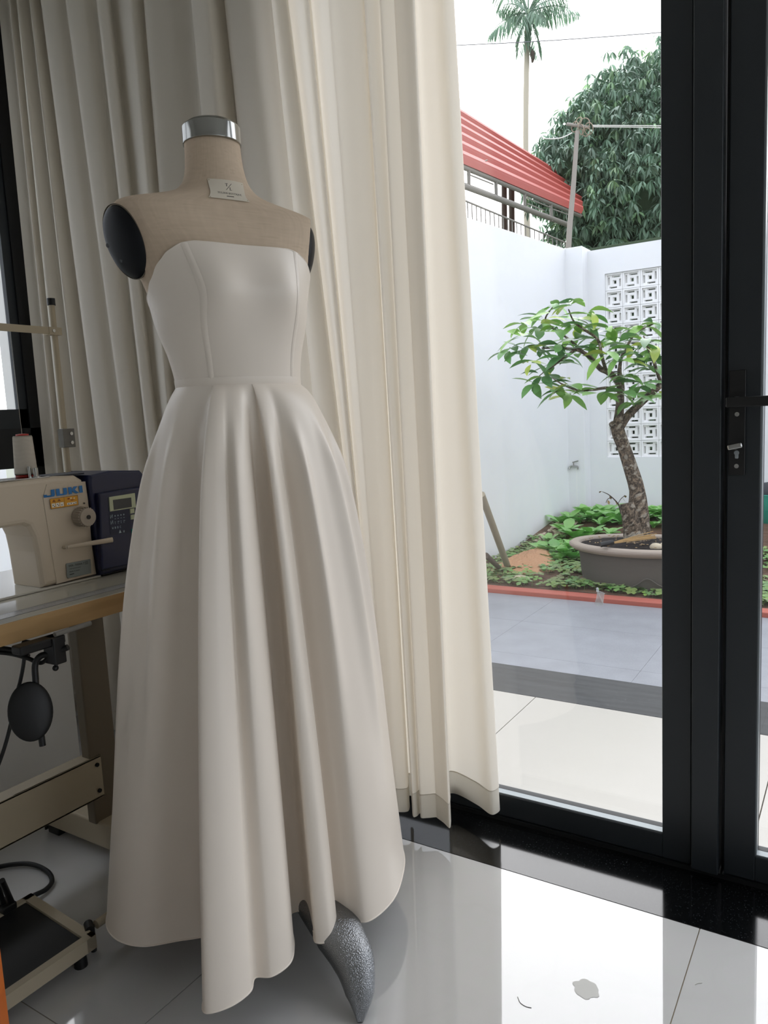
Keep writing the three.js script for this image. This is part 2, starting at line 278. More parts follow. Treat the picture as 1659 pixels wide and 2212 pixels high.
// ---------------------------------------------------------------- outdoors: porch, step, paving, garden, walls
const G = -0.15, ZWALL = -7.05;
const soilY = (x, z) => G + 0.02 + 0.03 * fbm(x * 0.8, z * 0.8, 2, 2) + 0.19 * smooth(-z, 5.5, 6.9);
const onSoil = (px, py) => { let p = onY(px, py, G); for (let k = 0; k < 10; k++) p = onY(px, py, soilY(p.x, p.z)); return p; };
{
  const p = structGroup('porch_floor');
  local('bed', box(-5, -0.3, -2.53, 6, -0.016, -1.861), M.grout, p);
  // tile joints run out from the door
  for (let x = -5.0; x < 6; x += 0.8) local('tile', box(x + 0.0015, -0.016, -2.535, Math.min(6, x + 0.8) - 0.0015, -0.004, -1.862), M.porch, p);
  struct('step_edge', box(-5, -0.3, -2.83, 6, -0.003, -2.5365, 0.004), M.slab);
  const q = structGroup('paving');
  local('bed', box(-5, -0.4, -4.52, 6, G - 0.003, -2.832), std('#8a8c92', 0.7), q);
  for (let a = 0; a < 14; a++) for (let b = 0; b < 3; b++) { const x = -5 + a * 0.8 + 0.17, z = -4.515 + b * 0.565; local('paving_slab', box(x + 0.0006, G - 0.014, z + 0.0006, Math.min(6, x + 0.8) - 0.0006, G, Math.min(-2.833, z + 0.565) - 0.0006), M.paving, q); }
  struct('garden_curb', box(-5, -0.4, -4.62, 6, G + 0.028, -4.521, 0.006), M.curb);
  // soil with a light swell towards the corner
  const nu = 90, nv = 60, soil = sheet(nu, nv, (u, v) => { const x = lerp(-4.2, 6, u), z = lerp(-4.62, -7.3, v); return V(x, soilY(x, z), z); }, (u, v) => [u * 6, v * 3]);
  struct('garden_soil', soil, M.soil);
  struct('neighbour_wall', box(-6.2, -0.42, -3.6, -6, 4.4, 9, 0.01), M.plaster);
  struct('ground', box(-60, -0.8, -80, 60, -0.42, 12), std('#6f7466', 0.95));
}
{ // left garden wall, corner pier, and the end wall with its panel of pierced blocks
  const a = V(-2.67, 0, -4.0), b = V(-2.317, 0, ZWALL);
  const dx = b.x - a.x, dz = b.z - a.z, L = Math.hypot(dx, dz), g = box(0, -0.4, -0.14, L + 0.3, 2.477, 0, 0.004);
  g.rotateY(Math.atan2(-dz, dx)); g.translate(a.x, 0, a.z);
  struct('garden_wall_left', g, M.plaster);
  struct('garden_pier', box(-2.39, -0.4, ZWALL - 0.1, -2.18, 2.477, ZWALL + 0.16, 0.004), M.plaster);
  const x0 = -2.024, x1 = -1.406, yb = 0.569, yt = 2.231, t = 0.1;
  struct('garden_wall_end', merge([box(-2.3, -0.4, ZWALL - t, x0, 2.453, ZWALL), box(x0, -0.4, ZWALL - t, x1, yb, ZWALL), box(x0, yt, ZWALL - t, x1, 2.453, ZWALL), box(x1, -0.4, ZWALL - t, 6, 2.453, ZWALL)]), M.plaster);
  const panel = structGroup('breeze_block_panel'), s = (x1 - x0) / 4, rows = 11, hgt = (yt - yb) / rows;
  const variant = (k) => { // a square block pierced by four slots in a pinwheel and a square eye
    const KS = s / 0.194, h = s / 2 - 0.0012, S = new THREE.Shape([[-h, -h], [h, -h], [h, h], [-h, h]].map((p) => new THREE.Vector2(...p)));
    const slot = (x, y, w, d) => { const q = [[x - w, y - d], [x - w, y + d], [x + w, y + d], [x + w, y - d]].map(([a, b]) => new THREE.Vector2((k % 2 ? -a : a) * KS, b * KS)); S.holes.push(new THREE.Path(k % 2 ? q.reverse() : q)); };
    slot(0, 0, 0.02, 0.022); slot(0.016, 0.06, 0.043, 0.0095); slot(0.062, -0.014, 0.0095, 0.043); slot(-0.016, -0.06, 0.043, 0.0095); slot(-0.062, 0.014, 0.0095, 0.043);
    const q = new THREE.ExtrudeGeometry(S, { depth: 0.05, bevelEnabled: false }), e = 0.013;
    const rim = merge([box(-h, -h, 0.05, h, -h + e, 0.068), box(-h, h - e, 0.05, h, h, 0.068), box(-h, -h + e, 0.05, -h + e, h - e, 0.068), box(h - e, -h + e, 0.05, h, h - e, 0.068)]);
    return merge([q, rim]);
  };
  const kinds = [variant(0), variant(1)];
  for (let r = 0; r < rows; r++) for (let c = 0; c < 4; c++) { const m = local('breeze_block', kinds[Math.floor(rnd() * 2)], M.block, panel); m.position.set(x0 + s * (c + 0.5), yb + hgt * (r + 0.5), ZWALL - 0.085); m.scale.y = hgt / s; }
}

// ---------------------------------------------------------------- dress form
const AX = V(-1.09, 0, -1.15), TURN = 66 * Math.PI / 180;
// half width, front depth, back depth and squareness of the torso at a height
const RINGS = [
  [0.96, 0.10, 0.07, 0.07, 2.2], [1.05, 0.118, 0.08, 0.078, 2.2], [1.12, 0.122, 0.082, 0.078, 2.1], [1.18, 0.13, 0.092, 0.084, 2.1], [1.24, 0.146, 0.104, 0.09, 2.15], [1.29, 0.154, 0.114, 0.096, 2.2],
  [1.34, 0.168, 0.11, 0.1, 2.4], [1.38, 0.18, 0.1, 0.1, 2.6], [1.42, 0.198, 0.086, 0.096, 2.8], [1.446, 0.205, 0.075, 0.088, 2.8], [1.462, 0.203, 0.067, 0.08, 2.6], [1.472, 0.184, 0.062, 0.074, 2.3], [1.48, 0.15, 0.0595, 0.07, 2.1], [1.487, 0.118, 0.058, 0.066, 2],
  [1.495, 0.092, 0.057, 0.063, 2], [1.505, 0.076, 0.056, 0.06, 2], [1.52, 0.0645, 0.0545, 0.057, 2], [1.545, 0.0575, 0.052, 0.053, 2], [1.57, 0.055, 0.0505, 0.0505, 2], [1.592, 0.0542, 0.05, 0.05, 2]];
const ARM = { x: 0.188, y: 1.395, a: 0.37 };
function ringAt(y) {
  let k = 0; while (k < RINGS.length - 2 && RINGS[k + 1][0] < y) k++;
  const f = (c) => { // monotone-ish cubic through the table
    const p0 = RINGS[Math.max(0, k - 1)], p1 = RINGS[k], p2 = RINGS[k + 1], p3 = RINGS[Math.min(RINGS.length - 1, k + 2)];
    const h = p2[0] - p1[0], t = clamp((y - p1[0]) / h, 0, 1), m1 = (p2[c] - p0[c]) / (p2[0] - p0[0] || 1) * h, m2 = (p3[c] - p1[c]) / (p3[0] - p1[0] || 1) * h, a = t * t, b = a * t;
    return (2 * b - 3 * a + 1) * p1[c] + (b - 2 * a + t) * m1 + (3 * a - 2 * b) * p2[c] + (b - a) * m2;
  };
  return { hw: f(1), df: f(2), db: f(3), n: f(4) };
}
function torso(y, phi, off = 0) { // local x to the form's left, z to its front; phi from the front
  const r = ringAt(y), s = Math.sin(phi), c = Math.cos(phi), e = 2 / r.n, sg = (q) => Math.sign(q) * Math.pow(Math.abs(q), e);
  let x = r.hw * sg(s), z = (c > 0 ? r.df : r.db) * sg(c);
  if (c > 0) for (const k of [-1, 1]) z += 0.02 * Math.exp(-(((x - k * 0.072) / 0.052) ** 2) - (((y - 1.295) / 0.06) ** 2));
  const l = Math.hypot(x / r.hw, z / 0.1) || 1, nx = x / r.hw / r.hw, nz = z / (c > 0 ? r.df : r.db) ** 2, m = Math.hypot(nx, nz) || 1;
  let X = x + off * nx / m, Z = z + off * nz / m;
  if (y > 1.31) { // flat armholes: nothing stands out past the plane of the arm plate
    const sd = X < 0 ? -1 : 1, c0 = ARM.x - (1.395 - y) * 0.2, over = (Math.abs(X) - c0) * Math.cos(ARM.a) + (Z + 0.004) * Math.sin(ARM.a) - (y < 1.45 ? off : 0), k = smooth(y, 1.31, 1.345) * (1 - smooth(y, 1.455, 1.475));
    if (over > 0) { X -= sd * over * Math.cos(ARM.a) * k; Z -= over * Math.sin(ARM.a) * k; }
  }
  const lean = y < 1.4 ? 0.017 - 0.06 * (y - 1.125) : 0.0005 - 0.02 * (y - 1.4);
  return V(X + 0.83 * lean, y, Z + 0.55 * lean);
}
{
  const t = thing('dress_form', 'linen covered tailor dress form with metal neck cap standing before the curtain', 'mannequin', AX.clone()); t.rotation.y = TURN;
  
  const body = local('torso', sheet(160, 150, (u, v) => torso(lerp(0.96, 1.592, v), u * 2 * Math.PI), (u, v) => [u * 0.9, v * 0.63]), M.linen, t);
  local('torso_base', sheet(48, 4, (u, v) => { const p = torso(0.96, u * 2 * Math.PI); return V(p.x * v, 0.96 - 0.01 * (1 - v), p.z * v); }), M.linen, t);
  local('neck_cap', merge([lathe([[0.0, 1.617], [0.0592, 1.617], [0.0596, 1.619], [0.0596, 1.648], [0.057, 1.6515], [0.052, 1.652], [0.0515, 1.655], [0.048, 1.6575], [0.02, 1.66], [0.0001, 1.6605]], 64).scale(0.945, 1, 0.945).translate(-0.0029, -0.0265, -0.0019)]), M.chrome, t, 'polished metal neck cap');
  for (const s of [-1, 1]) { // dark oval plates where arms would join, set in a linen rim
    const tilt = -s * 0.2, place = (g) => g.rotateZ(tilt * 1.15).rotateY(-s * ARM.a).translate(s * (ARM.x - 0.004), ARM.y, -0.006);
    const dome = new THREE.SphereGeometry(1, 48, 28); dome.scale(0.024, 0.0685, 0.05); dome.rotateX(-0.3);
    const pl = local('arm_plate', place(dome), M.navy, t, 'dark oval arm plate');
    const rim = new THREE.TorusGeometry(1, 0.014, 10, 64); rim.rotateY(Math.PI / 2); rim.scale(0.12, 0.0695, 0.051); rim.rotateX(-0.3); local('plate_rim', place(rim).translate(s * 0.003, 0, 0), M.navyRim, pl);
    for (const [y, z] of [[0.01, -0.03], [-0.028, -0.012]]) { const h = new THREE.CylinderGeometry(0.004, 0.004, 0.0012, 14); h.rotateZ(Math.PI / 2); const k = Math.sqrt(Math.max(0, 1 - (y / 0.0655) ** 2 - (z / 0.056) ** 2)); h.translate(s * (0.024 * k - 0.0003), y, z); h.rotateX(-0.3); local('screw_hole', place(h), M.black, pl); }
  }
  // sewn label on the throat
  const cv = document.createElement('canvas'); cv.width = 440; cv.height = 250; const g = cv.getContext('2d');
  g.fillStyle = '#d6ccba'; g.fillRect(0, 0, 440, 250); g.fillStyle = '#2a241e'; g.strokeStyle = '#2a241e'; g.lineWidth = 5;
  g.font = 'bold 50px serif'; g.textAlign = 'center'; g.fillText('T', 208, 82); g.fillText('L', 254, 130);
  g.beginPath(); g.moveTo(198, 128); g.lineTo(272, 44); g.stroke();
  g.font = 'bold 31px serif'; g.fillText('TULINH BOUTIQUE', 236, 182);
  g.fillRect(196, 204, 80, 9); g.fillStyle = '#8a7a3c'; for (const [x, y] of [[420, 22], [428, 232], [14, 14], [14, 238]]) g.fillRect(x - 4, y - 4, 9, 9);
  const lt = new THREE.CanvasTexture(cv); lt.colorSpace = THREE.SRGBColorSpace;
  local('name_label', sheet(20, 8, (u, v) => { const y = lerp(1.474, 1.5115, v), w = lerp(-0.036, 0.0335, u); return torso(y, Math.asin(clamp(w / ringAt(y).hw, -1, 1)), 0.0022); }), std('#ffffff', 0.9, { map: lt, side: THREE.DoubleSide }), t, 'cream cloth label printed with a boutique name');
  // stand: pole and four cast feet with a hammered finish
  local('stand_pole', merge([new THREE.CylinderGeometry(0.022, 0.022, 0.7, 24).translate(0, 0.52, 0), new THREE.CylinderGeometry(0.045, 0.055, 0.07, 28).translate(0, 0.165, 0)]), M.silver, t);
  const foot = () => { // broad at the hub, arching out and drooping to a toe on the floor
    const C = [[0.02, 0, 0.135], [0.11, 0.035, 0.12], [0.2, 0.07, 0.095], [0.27, 0.1, 0.076], [0.322, 0.128, 0.056], [0.355, 0.16, 0.03], [0.374, 0.19, 0.004]], Wd = [0.028, 0.034, 0.042, 0.046, 0.038, 0.026, 0.005], Hh = [0.035, 0.032, 0.03, 0.03, 0.026, 0.018, 0.003];
    const cr = new THREE.CatmullRomCurve3(C.map(([x, z, y]) => V(x, y, z)));
    return sheet(36, 48, (u, v) => { const c = cr.getPoint(v), T = cr.getTangent(v), k = v * 6, i = Math.min(5, Math.floor(k)), w = lerp(Wd[i], Wd[i + 1], k - i), h = lerp(Hh[i], Hh[i + 1], k - i), a = u * 2 * Math.PI, B = T.clone().cross(V(0, 1, 0)).normalize(), N = B.clone().cross(T), cs = Math.cos(a), sn = Math.sin(a), e = (q) => Math.sign(q) * Math.pow(Math.abs(q), 0.8); const q = c.clone().addScaledVector(N, h * e(sn)).addScaledVector(B, w * e(cs)); q.y = Math.max(0.001, q.y); return q; }, (u, v) => [u * 0.3, v * 0.45]);
  };
  for (const deg of [0, 185, 245]) { const m = local('foot', foot(), M.silver, t); m.rotation.y = -deg * Math.PI / 180 - TURN; }
}
// ---------------------------------------------------------------- wedding dress
{
  const t = thing('wedding_dress', 'strapless white satin wedding dress with full folded skirt worn by the dress form', 'dress', AX.clone());
  const ct = Math.cos(TURN), st = Math.sin(TURN), toW = (p) => V(p.x * ct + p.z * st, p.y, -p.x * st + p.z * ct), toL = (x, z) => [x * ct - z * st, x * st + z * ct];
  const TOP = [[0, 1.38], [26, 1.382], [34, 1.378], [46, 1.366], [60, 1.346], [76, 1.32], [92, 1.298], [112, 1.282], [140, 1.274], [180, 1.272]];
  const top = (deg) => { const a = Math.abs(((deg + 540) % 360) - 180); let k = 0; while (k < TOP.length - 2 && TOP[k + 1][0] < a) k++; const f = (a - TOP[k][0]) / (TOP[k + 1][0] - TOP[k][0]); return lerp(TOP[k][1], TOP[k + 1][1], f * f * (3 - 2 * f) * 0.4 + f * 0.6); };
  const WAIST = 1.125, seamDeg = (v) => 41 - 8.5 * Math.pow(v, 1.3);
  const pt = (deg, v, off) => { const y = lerp(WAIST, top(deg), v); return toW(torso(y, deg * Math.PI / 180, off)); };
  const panel = (name, lo, hi, n) => local(name, sheet(n, 40, (u, v) => pt(lerp(lo(v), hi(v), u), v, 0.0055 + 0.0012 * Math.sin(Math.PI * u)), (u, v) => [u * 0.3, v * 0.3]), M.satin, t);
  panel('front_panel', (v) => -seamDeg(v), (v) => seamDeg(v), 48);
  panel('side_panel', (v) => seamDeg(v), () => 98, 28);
  panel('side_panel', () => -98, (v) => -seamDeg(v), 28);
  panel('back_panel', () => 98, () => 262, 48);
  for (const s of [-1, 1]) { // princess seams: the allowance shows as a narrow raised band
    local('seam', sheet(3, 40, (u, v) => pt(s * seamDeg(v) + lerp(-2.6, 2.6, u), v, u > 0 && u < 1 ? 0.0071 : 0.006)), M.satin, t);
  }
  local('neckline_edge', bar(Array.from({ length: 73 }, (_, i) => pt(i * 5, 1, 0.0052)), 0.0014, 6, 144), M.satin, t);
  local('waistband', sheet(96, 5, (u, v) => toW(torso(lerp(WAIST - 0.006, WAIST + 0.014, v), u * 2 * Math.PI, 0.0068 + 0.0009 * Math.sin(Math.PI * v)))), M.satin, t);
  // skirt: plan of the hem, flutes gathered towards the waist
  const HEM = [[-1.40, -1.10], [-1.36, -0.97], [-1.287, -0.876], [-1.226, -0.852], [-1.165, -0.862], [-1.097, -0.915], [-1.035, -0.952], [-0.985, -0.905], [-0.96, -0.833], [-0.93, -0.803], [-0.902, -0.832], [-0.893, -0.878], [-0.908, -0.908], [-0.884, -0.925], [-0.876, -0.968], [-0.902, -1.012], [-0.955, -1.068], [-0.935, -1.088], [-0.893, -1.06], [-0.866, -1.035], [-0.845, -1.052], [-0.853, -1.088], [-0.884, -1.118], [-0.85, -1.124], [-0.815, -1.132], [-0.802, -1.205], [-0.825, -1.29], [-0.88, -1.385], [-1.0, -1.455], [-1.15, -1.465], [-1.29, -1.41], [-1.375, -1.28]].map(([x, z]) => { const k = z > -1.3 || x > -0.9 ? 0.965 : 0.98; return V(x * k - AX.x, 0, z * k - AX.z); });
  const cur = new THREE.CatmullRomCurve3(HEM, true, 'centripetal'), N = 560, H = [], F = [];
  for (let i = 0; i < N; i++) { const p = cur.getPoint(i / N), [lx, lz] = toL(p.x, p.z); H.push(p); F.push(Math.atan2(lx, lz)); }
  for (let i = 1; i < N; i++) while (F[i] - F[i - 1] > Math.PI) F[i] -= 2 * Math.PI; for (let i = 1; i < N; i++) while (F[i] - F[i - 1] < -Math.PI) F[i] += 2 * Math.PI;
  const turnAll = F[N - 1] > F[0] ? 2 * Math.PI : -2 * Math.PI, W = 42;
  const avg = (a, wrap) => a.map((_, i) => { let s = 0, w = 0; for (let k = -W; k <= W; k++) { const j = (i + k + N) % N, g = Math.exp(-((k / 20) ** 2)), lap = i + k >= N ? 1 : i + k < 0 ? -1 : 0; s += g * (a[j] + lap * wrap); w += g; } return s / w; });
  const phi = avg(F, turnAll), SX = avg(H.map((p) => p.x), 0), SZ = avg(H.map((p) => p.z), 0);
  const hemY = (i) => 0.085 + 0.015 * smooth(0.33 - Math.hypot(H[i].x, H[i].z), 0, 0.2);
  const flare = (s, side) => Math.pow(s, 0.53 + 0.1 * side) * (s / (s + 0.007)), gather = (s) => smooth(s, 0.01, 0.2) * (0.34 + 0.66 * Math.pow(s, 0.85));
  const RIDGE = [-68, -45, -23, -5, 15, 38, 62, 95, 130, 165, 200, 235, 268];
  const flutes = (deg) => { let q = 0; for (const r of RIDGE) { const d = ((deg - r + 540) % 360) - 180; q += Math.exp(-((d / 4.6) ** 2)); } return q - 0.36; };
  const at = (u, v) => {
    const i = Math.round(u * N) % N, s = 1 - v, w = toW(torso(WAIST, phi[i], 0.007)), R0 = Math.hypot(SX[i], SZ[i]), f = flare(s, (-0.844 * SX[i] + 0.534 * SZ[i]) / R0), g = gather(s);
    const e = 1 + 0.085 * smooth(s, 0.035, 0.17) * (1 - smooth(s, 0.3, 0.85)) * flutes(phi[i] * 180 / Math.PI + 720);
    return V((w.x + (SX[i] - w.x) * f) * e + (H[i].x - SX[i]) * g, lerp(hemY(i), WAIST, v), (w.z + (SZ[i] - w.z) * f) * e + (H[i].z - SZ[i]) * g);
  };
  local('skirt', sheet(N, 90, (u, v) => at(u, v), (u, v) => [u * 2, v]), M.satin, t);
  local('skirt_hem', bar(Array.from({ length: N / 2 + 1 }, (_, i) => at(i * 2 / N, 0)), 0.0016, 6, N), M.satin, t);
}
// ---------------------------------------------------------------- curtains: pleats given as [x at photo top, x lower down, z]
function drape(keys, ylow, name, label, deep = 1) {
  const lines = keys.map(([p0, p9, zz]) => { const z = -1.59 + (zz + 1.59) * deep; const a = onZ(p0, 0, z), b = onZ(p9, 900, z); return { a, b, z }; });
  const P = (k, y) => { const l = lines[k], s = (y - l.a.y) / (l.b.y - l.a.y); return V(lerp(l.a.x, l.b.x, s), y, l.z); };
  const n = keys.length, cols = (n - 1) * 7, hemTop = ylow + 0.062, yTop = 2.72;
  const col = (y) => { const c = new THREE.CatmullRomCurve3(keys.map((_, k) => P(k, y)), false, 'centripetal'); return c; };
  const rows = 40, cache = {};
  const f = (u, y) => (cache[y] ??= col(y)).getPoint(u);
  const t = thing(name, label, 'curtain', V(f(0.5, ylow).x, ylow, -1.6));
  part('drape', sheet(cols, rows, (u, v) => f(u, lerp(hemTop, yTop, v)), (u, v) => [u * 2, v * 2.7]), M.curtain, t);
  part('hem', sheet(cols, 3, (u, v) => { const p = f(u, lerp(ylow, hemTop, v)); p.z += 0.0008; return p; }), M.curtainHem, t);
  part('hem_seam', bar(Array.from({ length: cols + 1 }, (_, i) => f(i / cols, hemTop)), 0.0009, 5, cols * 2), M.curtainHem, t);
}
drape([[-4, 86, -1.585], [18, 108, -1.605], [20, 112, -1.575], [36, 126, -1.6], [38, 130, -1.572], [63, 165, -1.602], [65, 168, -1.566], [88, 203, -1.604], [91, 206, -1.572], [118, 236, -1.58], [142, 262, -1.597], [144, 265, -1.57], [178, 290, -1.58], [205, 308, -1.602], [212, 315, -1.568], [232, 331, -1.575], [240, 338, -1.602], [262, 352, -1.585], [285, 365, -1.568], [311, 383, -1.602], [314, 387, -1.575], [360, 432, -1.59], [412, 493, -1.612], [415, 496, -1.56], [450, 535, -1.55], [485, 575, -1.62], [490, 590, -1.57], [535, 640, -1.58], [576, 672, -1.612], [600, 700, -1.64], [640, 735, -1.65]], 0.04, 'curtain', 'off-white pleated curtain in shade, hanging beside the left window and behind the dress form', 1.6);
drape([[586, 680, -1.60], [600, 700, -1.565], [619, 727, -1.572], [622, 731, -1.6], [645, 742, -1.575], [666, 752, -1.56], [672, 756, -1.58], [690, 764, -1.57], [709, 778, -1.56], [711, 779.5, -1.545], [732, 796, -1.538], [760, 814, -1.54], [783, 834, -1.552], [786, 838, -1.615], [788, 841, -1.615], [790, 843, -1.535], [803, 853, -1.542], [820, 865, -1.556], [822, 867, -1.540], [836, 882, -1.548], [851, 898, -1.558], [853, 900, -1.556], [872, 916, -1.545], [892, 932, -1.532], [896, 936, -1.56], [893, 934, -1.665], [903, 945, -1.672], [930, 983, -1.648], [960, 1013, -1.625], [979, 1030, -1.645], [981, 1032, -1.66], [978, 1029, -1.668]], 0.045, 'curtain', 'sunlit off-white pleated curtain drawn half across the glass door', 1.12);

// ---------------------------------------------------------------- sewing table
const TY = 0.70, XF = -1.35;
{
  const t = thing('sewing_table', 'industrial sewing table with pale laminate top, wood edge and beige steel legs', 'table', V(-1.62, 0, -0.75));
  const z0 = -1.36, z1 = -0.16, xb = -1.88;
  const topm = part('tabletop', box(xb, TY - 0.042, z0, XF - 0.004, TY, z1, 0.002), M.tableTop, t);
  part('edge_band', box(XF - 0.004, TY - 0.042, z0, XF, TY - 0.001, z1, 0.001), M.wood, t, 'light wood front edge of the tabletop');
  // printed measuring tape let into the front of the top
  const tape = tex(1024, 64, (u, v, i) => { const mm = i % 16; const h = (i % 160) < 3 ? 0.75 : (i % 80) < 3 ? 0.6 : mm < 3 ? 0.4 : 0; return v > 0.93 || (v > 0.93 - h * 0.8 && h && v < 0.93) ? 0.22 : 0.66; });
  tape.wrapS = tape.wrapT = THREE.RepeatWrapping;
  const a = onY(135, 1296, TY).x, s = box(a - 0.006, TY, z0 + 0.01, a + 0.03, TY + 0.0006, z1 - 0.01);
  { const p = s.attributes.position, uv = s.attributes.uv; for (let i = 0; i < p.count; i++) uv.setXY(i, -p.getZ(i) / 0.32, 1 - (p.getX(i) - (a - 0.006)) / 0.036); }
  part('measuring_tape', s, std('#ffffff', 0.35, { map: tape }), topm, 'printed ruler strip along the front of the tabletop');
  const legs = [[-1.152, -1.074], [-0.27, -0.2]];
  for (const [a, b] of legs) {
    part('leg', merge([box(-1.606, 0.085, a, -1.575, TY - 0.042, b, 0.004), box(-1.7, TY - 0.05, a - 0.01, -1.45, TY - 0.042, b + 0.01, 0.002)]), M.creamDark, t);
    const f = part('foot_bar', box(-1.8, 0.024, a + 0.005, -1.43, 0.09, b - 0.005, 0.006), M.creamMetal, t);
    part('foot_pad', merge([box(-1.8, 0, a + 0.01, -1.755, 0.026, b - 0.01, 0.004), box(-1.803, 0.01, a + 0.003, -1.799, 0.085, b - 0.003, 0.001)]), M.rubber, f, 'black rubber foot pad');
    part('foot_pad', box(-1.47, 0, a + 0.01, -1.435, 0.026, b - 0.01, 0.004), M.rubber, f, 'black rubber foot pad');
  }
  const yb = onX(0, 1838, -1.572).y, yt = onX(0, 1733, -1.572).y;
  part('cross_beam', merge([box(-1.577, yb, -1.104, -1.572, yt, -0.2, 0.0015), box(-1.615, yt - 0.006, -1.104, -1.572, yt, -0.2, 0.0015), box(-1.615, yb, -1.104, -1.572, yb + 0.006, -0.2, 0.0015)]), M.creamMetal, t);
  for (const y of [yb + 0.02, yt - 0.02]) part('bolt', new THREE.CylinderGeometry(0.005, 0.005, 0.005, 12).rotateZ(Math.PI / 2).translate(-1.5705, y, -1.09), M.black, t);
}
// ---------------------------------------------------------------- sewing machine
{
  const XM = -1.545, XK = -1.665; // faces of the arm
  const q = (px, py) => { const p = onX(px, py, XM); return [p.z, p.y]; };
  const t = thing('sewing_machine', 'cream industrial sewing machine with blue control unit on the sewing table', 'sewing machine', V(-1.6, TY, -0.85));
  const foot = onX(165, 1256, XM), yBase = TY + 0.006;
  // outline of bed pillar and arm; the head end runs out of the photograph
  const R = q(213, 1243), topR = q(188, 1024), zHead = -0.40;
  const gapTop = q(52, 1134), gapR = q(84, 1205), base = q(93, 1262), topL = q(20, 1036);
  const pts = [[R[0], yBase], [topR[0] + 0.004, q(196, 1075)[1]], [topR[0] + 0.012, topR[1] - 0.012], [topR[0] + 0.03, topR[1]], [q(120, 1028)[0], q(120, 1028)[1]], [topL[0], topR[1] + 0.002], [zHead + 0.02, topR[1] + 0.002], [zHead, topR[1] - 0.02], [zHead, gapTop[1] - 0.07], [zHead - 0.07, gapTop[1] - 0.07], [zHead - 0.085, gapTop[1] - 0.004], [gapTop[0], gapTop[1]], [lerp(gapTop[0], gapR[0], 0.45), lerp(gapTop[1], gapR[1], 0.08)], [lerp(gapTop[0], gapR[0], 0.8), lerp(gapTop[1], gapR[1], 0.38)], [gapR[0] + 0.001, gapR[1] + 0.012], [base[0], yBase]];
  const body = part('arm', profileX(pts, XK, XM, 0.012), M.cream, t);
  part('bed', box(XK - 0.03, TY, R[0] - 0.005, XM + 0.004, TY + 0.0055, zHead - 0.02, 0.003), M.tableTop, t, 'grey metal bed plate');
  // raised panel on the pillar face
  part('face_panel', profileX([q(92, 1075), q(122, 1262), q(203, 1240), q(190, 1080), q(184, 1040), q(100, 1046)].map(([z, y]) => [z, y]), XM - 0.004, XM + 0.0016, 0.0014), M.cream, body);
  const XP = XM + 0.003;
  // lettering: five strokes of blue print as thin raised shapes
  const cv = document.createElement('canvas'); cv.width = 512; cv.height = 140; const g = cv.getContext('2d');
  g.clearRect(0, 0, 512, 140); g.fillStyle = '#1f6fae';
  const poly = (p) => { g.beginPath(); p.forEach(([x, y], i) => i ? g.lineTo(x, y) : g.moveTo(x, y)); g.closePath(); g.fill(); };
  poly([[100, 4], [146, 4], [146, 112], [132, 136], [4, 136], [4, 84], [46, 84], [46, 106], [100, 106]]);
  poly([[164, 4], [210, 4], [210, 106], [256, 106], [256, 4], [302, 4], [302, 112], [288, 136], [164, 136]]);
  poly([[320, 4], [366, 4], [366, 56], [396, 4], [448, 4], [406, 66], [456, 136], [404, 136], [366, 84], [366, 136], [320, 136]]);
  poly([[462, 4], [508, 4], [508, 136], [462, 136]]);
  const lt = new THREE.CanvasTexture(cv); lt.colorSpace = THREE.SRGBColorSpace;
  const decal = (name, corners, m, parent, label) => part(name, sheet(4, 4, (u, v) => { const [tl, tr, br, bl] = corners; const a = V(...tl), b = V(...tr), c = V(...br), d = V(...bl); return a.lerp(b, u).lerp(d.lerp(c, u), 1 - v); }), m, parent, label);
  const c4 = (list, X) => list.map(([x, y]) => onX(x, y, X).toArray());
  decal('maker_lettering', c4([[92, 1060], [178, 1048], [180, 1064], [94, 1076]], XP + 0.0008), std('#ffffff', 0.4, { map: lt, transparent: true, side: THREE.DoubleSide }), body, 'blue maker lettering');
  // yellow warning sticker
  const cw = document.createElement('canvas'); cw.width = 256; cw.height = 112; const w = cw.getContext('2d');
  w.fillStyle = '#7a4f10'; w.fillRect(0, 0, 256, 112); w.fillStyle = '#d99a25'; w.fillRect(4, 4, 248, 104); w.fillStyle = '#7a4f10'; w.fillRect(126, 4, 3, 104); w.fillRect(4, 44, 122, 2);
  for (const x of [36, 82]) { w.beginPath(); w.moveTo(x, 12); w.lineTo(x + 16, 38); w.lineTo(x - 16, 38); w.closePath(); w.fillStyle = '#8c4a10'; w.fill(); }
  w.fillStyle = '#e6e0d2'; for (const x of [12, 50, 88]) w.fillRect(x, 54, 32, 44); w.fillRect(150, 70, 90, 24); w.fillStyle = '#3a2f28'; for (const [x, y] of [[20, 70], [30, 84], [60, 66], [68, 80], [98, 78], [160, 80], [184, 76], [208, 84], [228, 78]]) w.fillRect(x, y, 9, 9);
  w.fillStyle = '#8a2a18'; w.fillRect(158, 20, 20, 14); w.fillRect(186, 42, 26, 9); w.fillStyle = '#efe7d2'; w.fillRect(184, 18, 14, 12); w.fillRect(214, 24, 14, 10);
  const wt = new THREE.CanvasTexture(cw); wt.colorSpace = THREE.SRGBColorSpace;
  decal('warning_sticker', c4([[107, 1078], [168, 1069], [170, 1091], [110, 1100]], XP + 0.0006), std('#ffffff', 0.5, { map: wt, side: THREE.DoubleSide }), body, 'yellow warning sticker with pictograms');
  // metal type plate
  const cp = document.createElement('canvas'); cp.width = 260; cp.height = 160; const h = cp.getContext('2d');
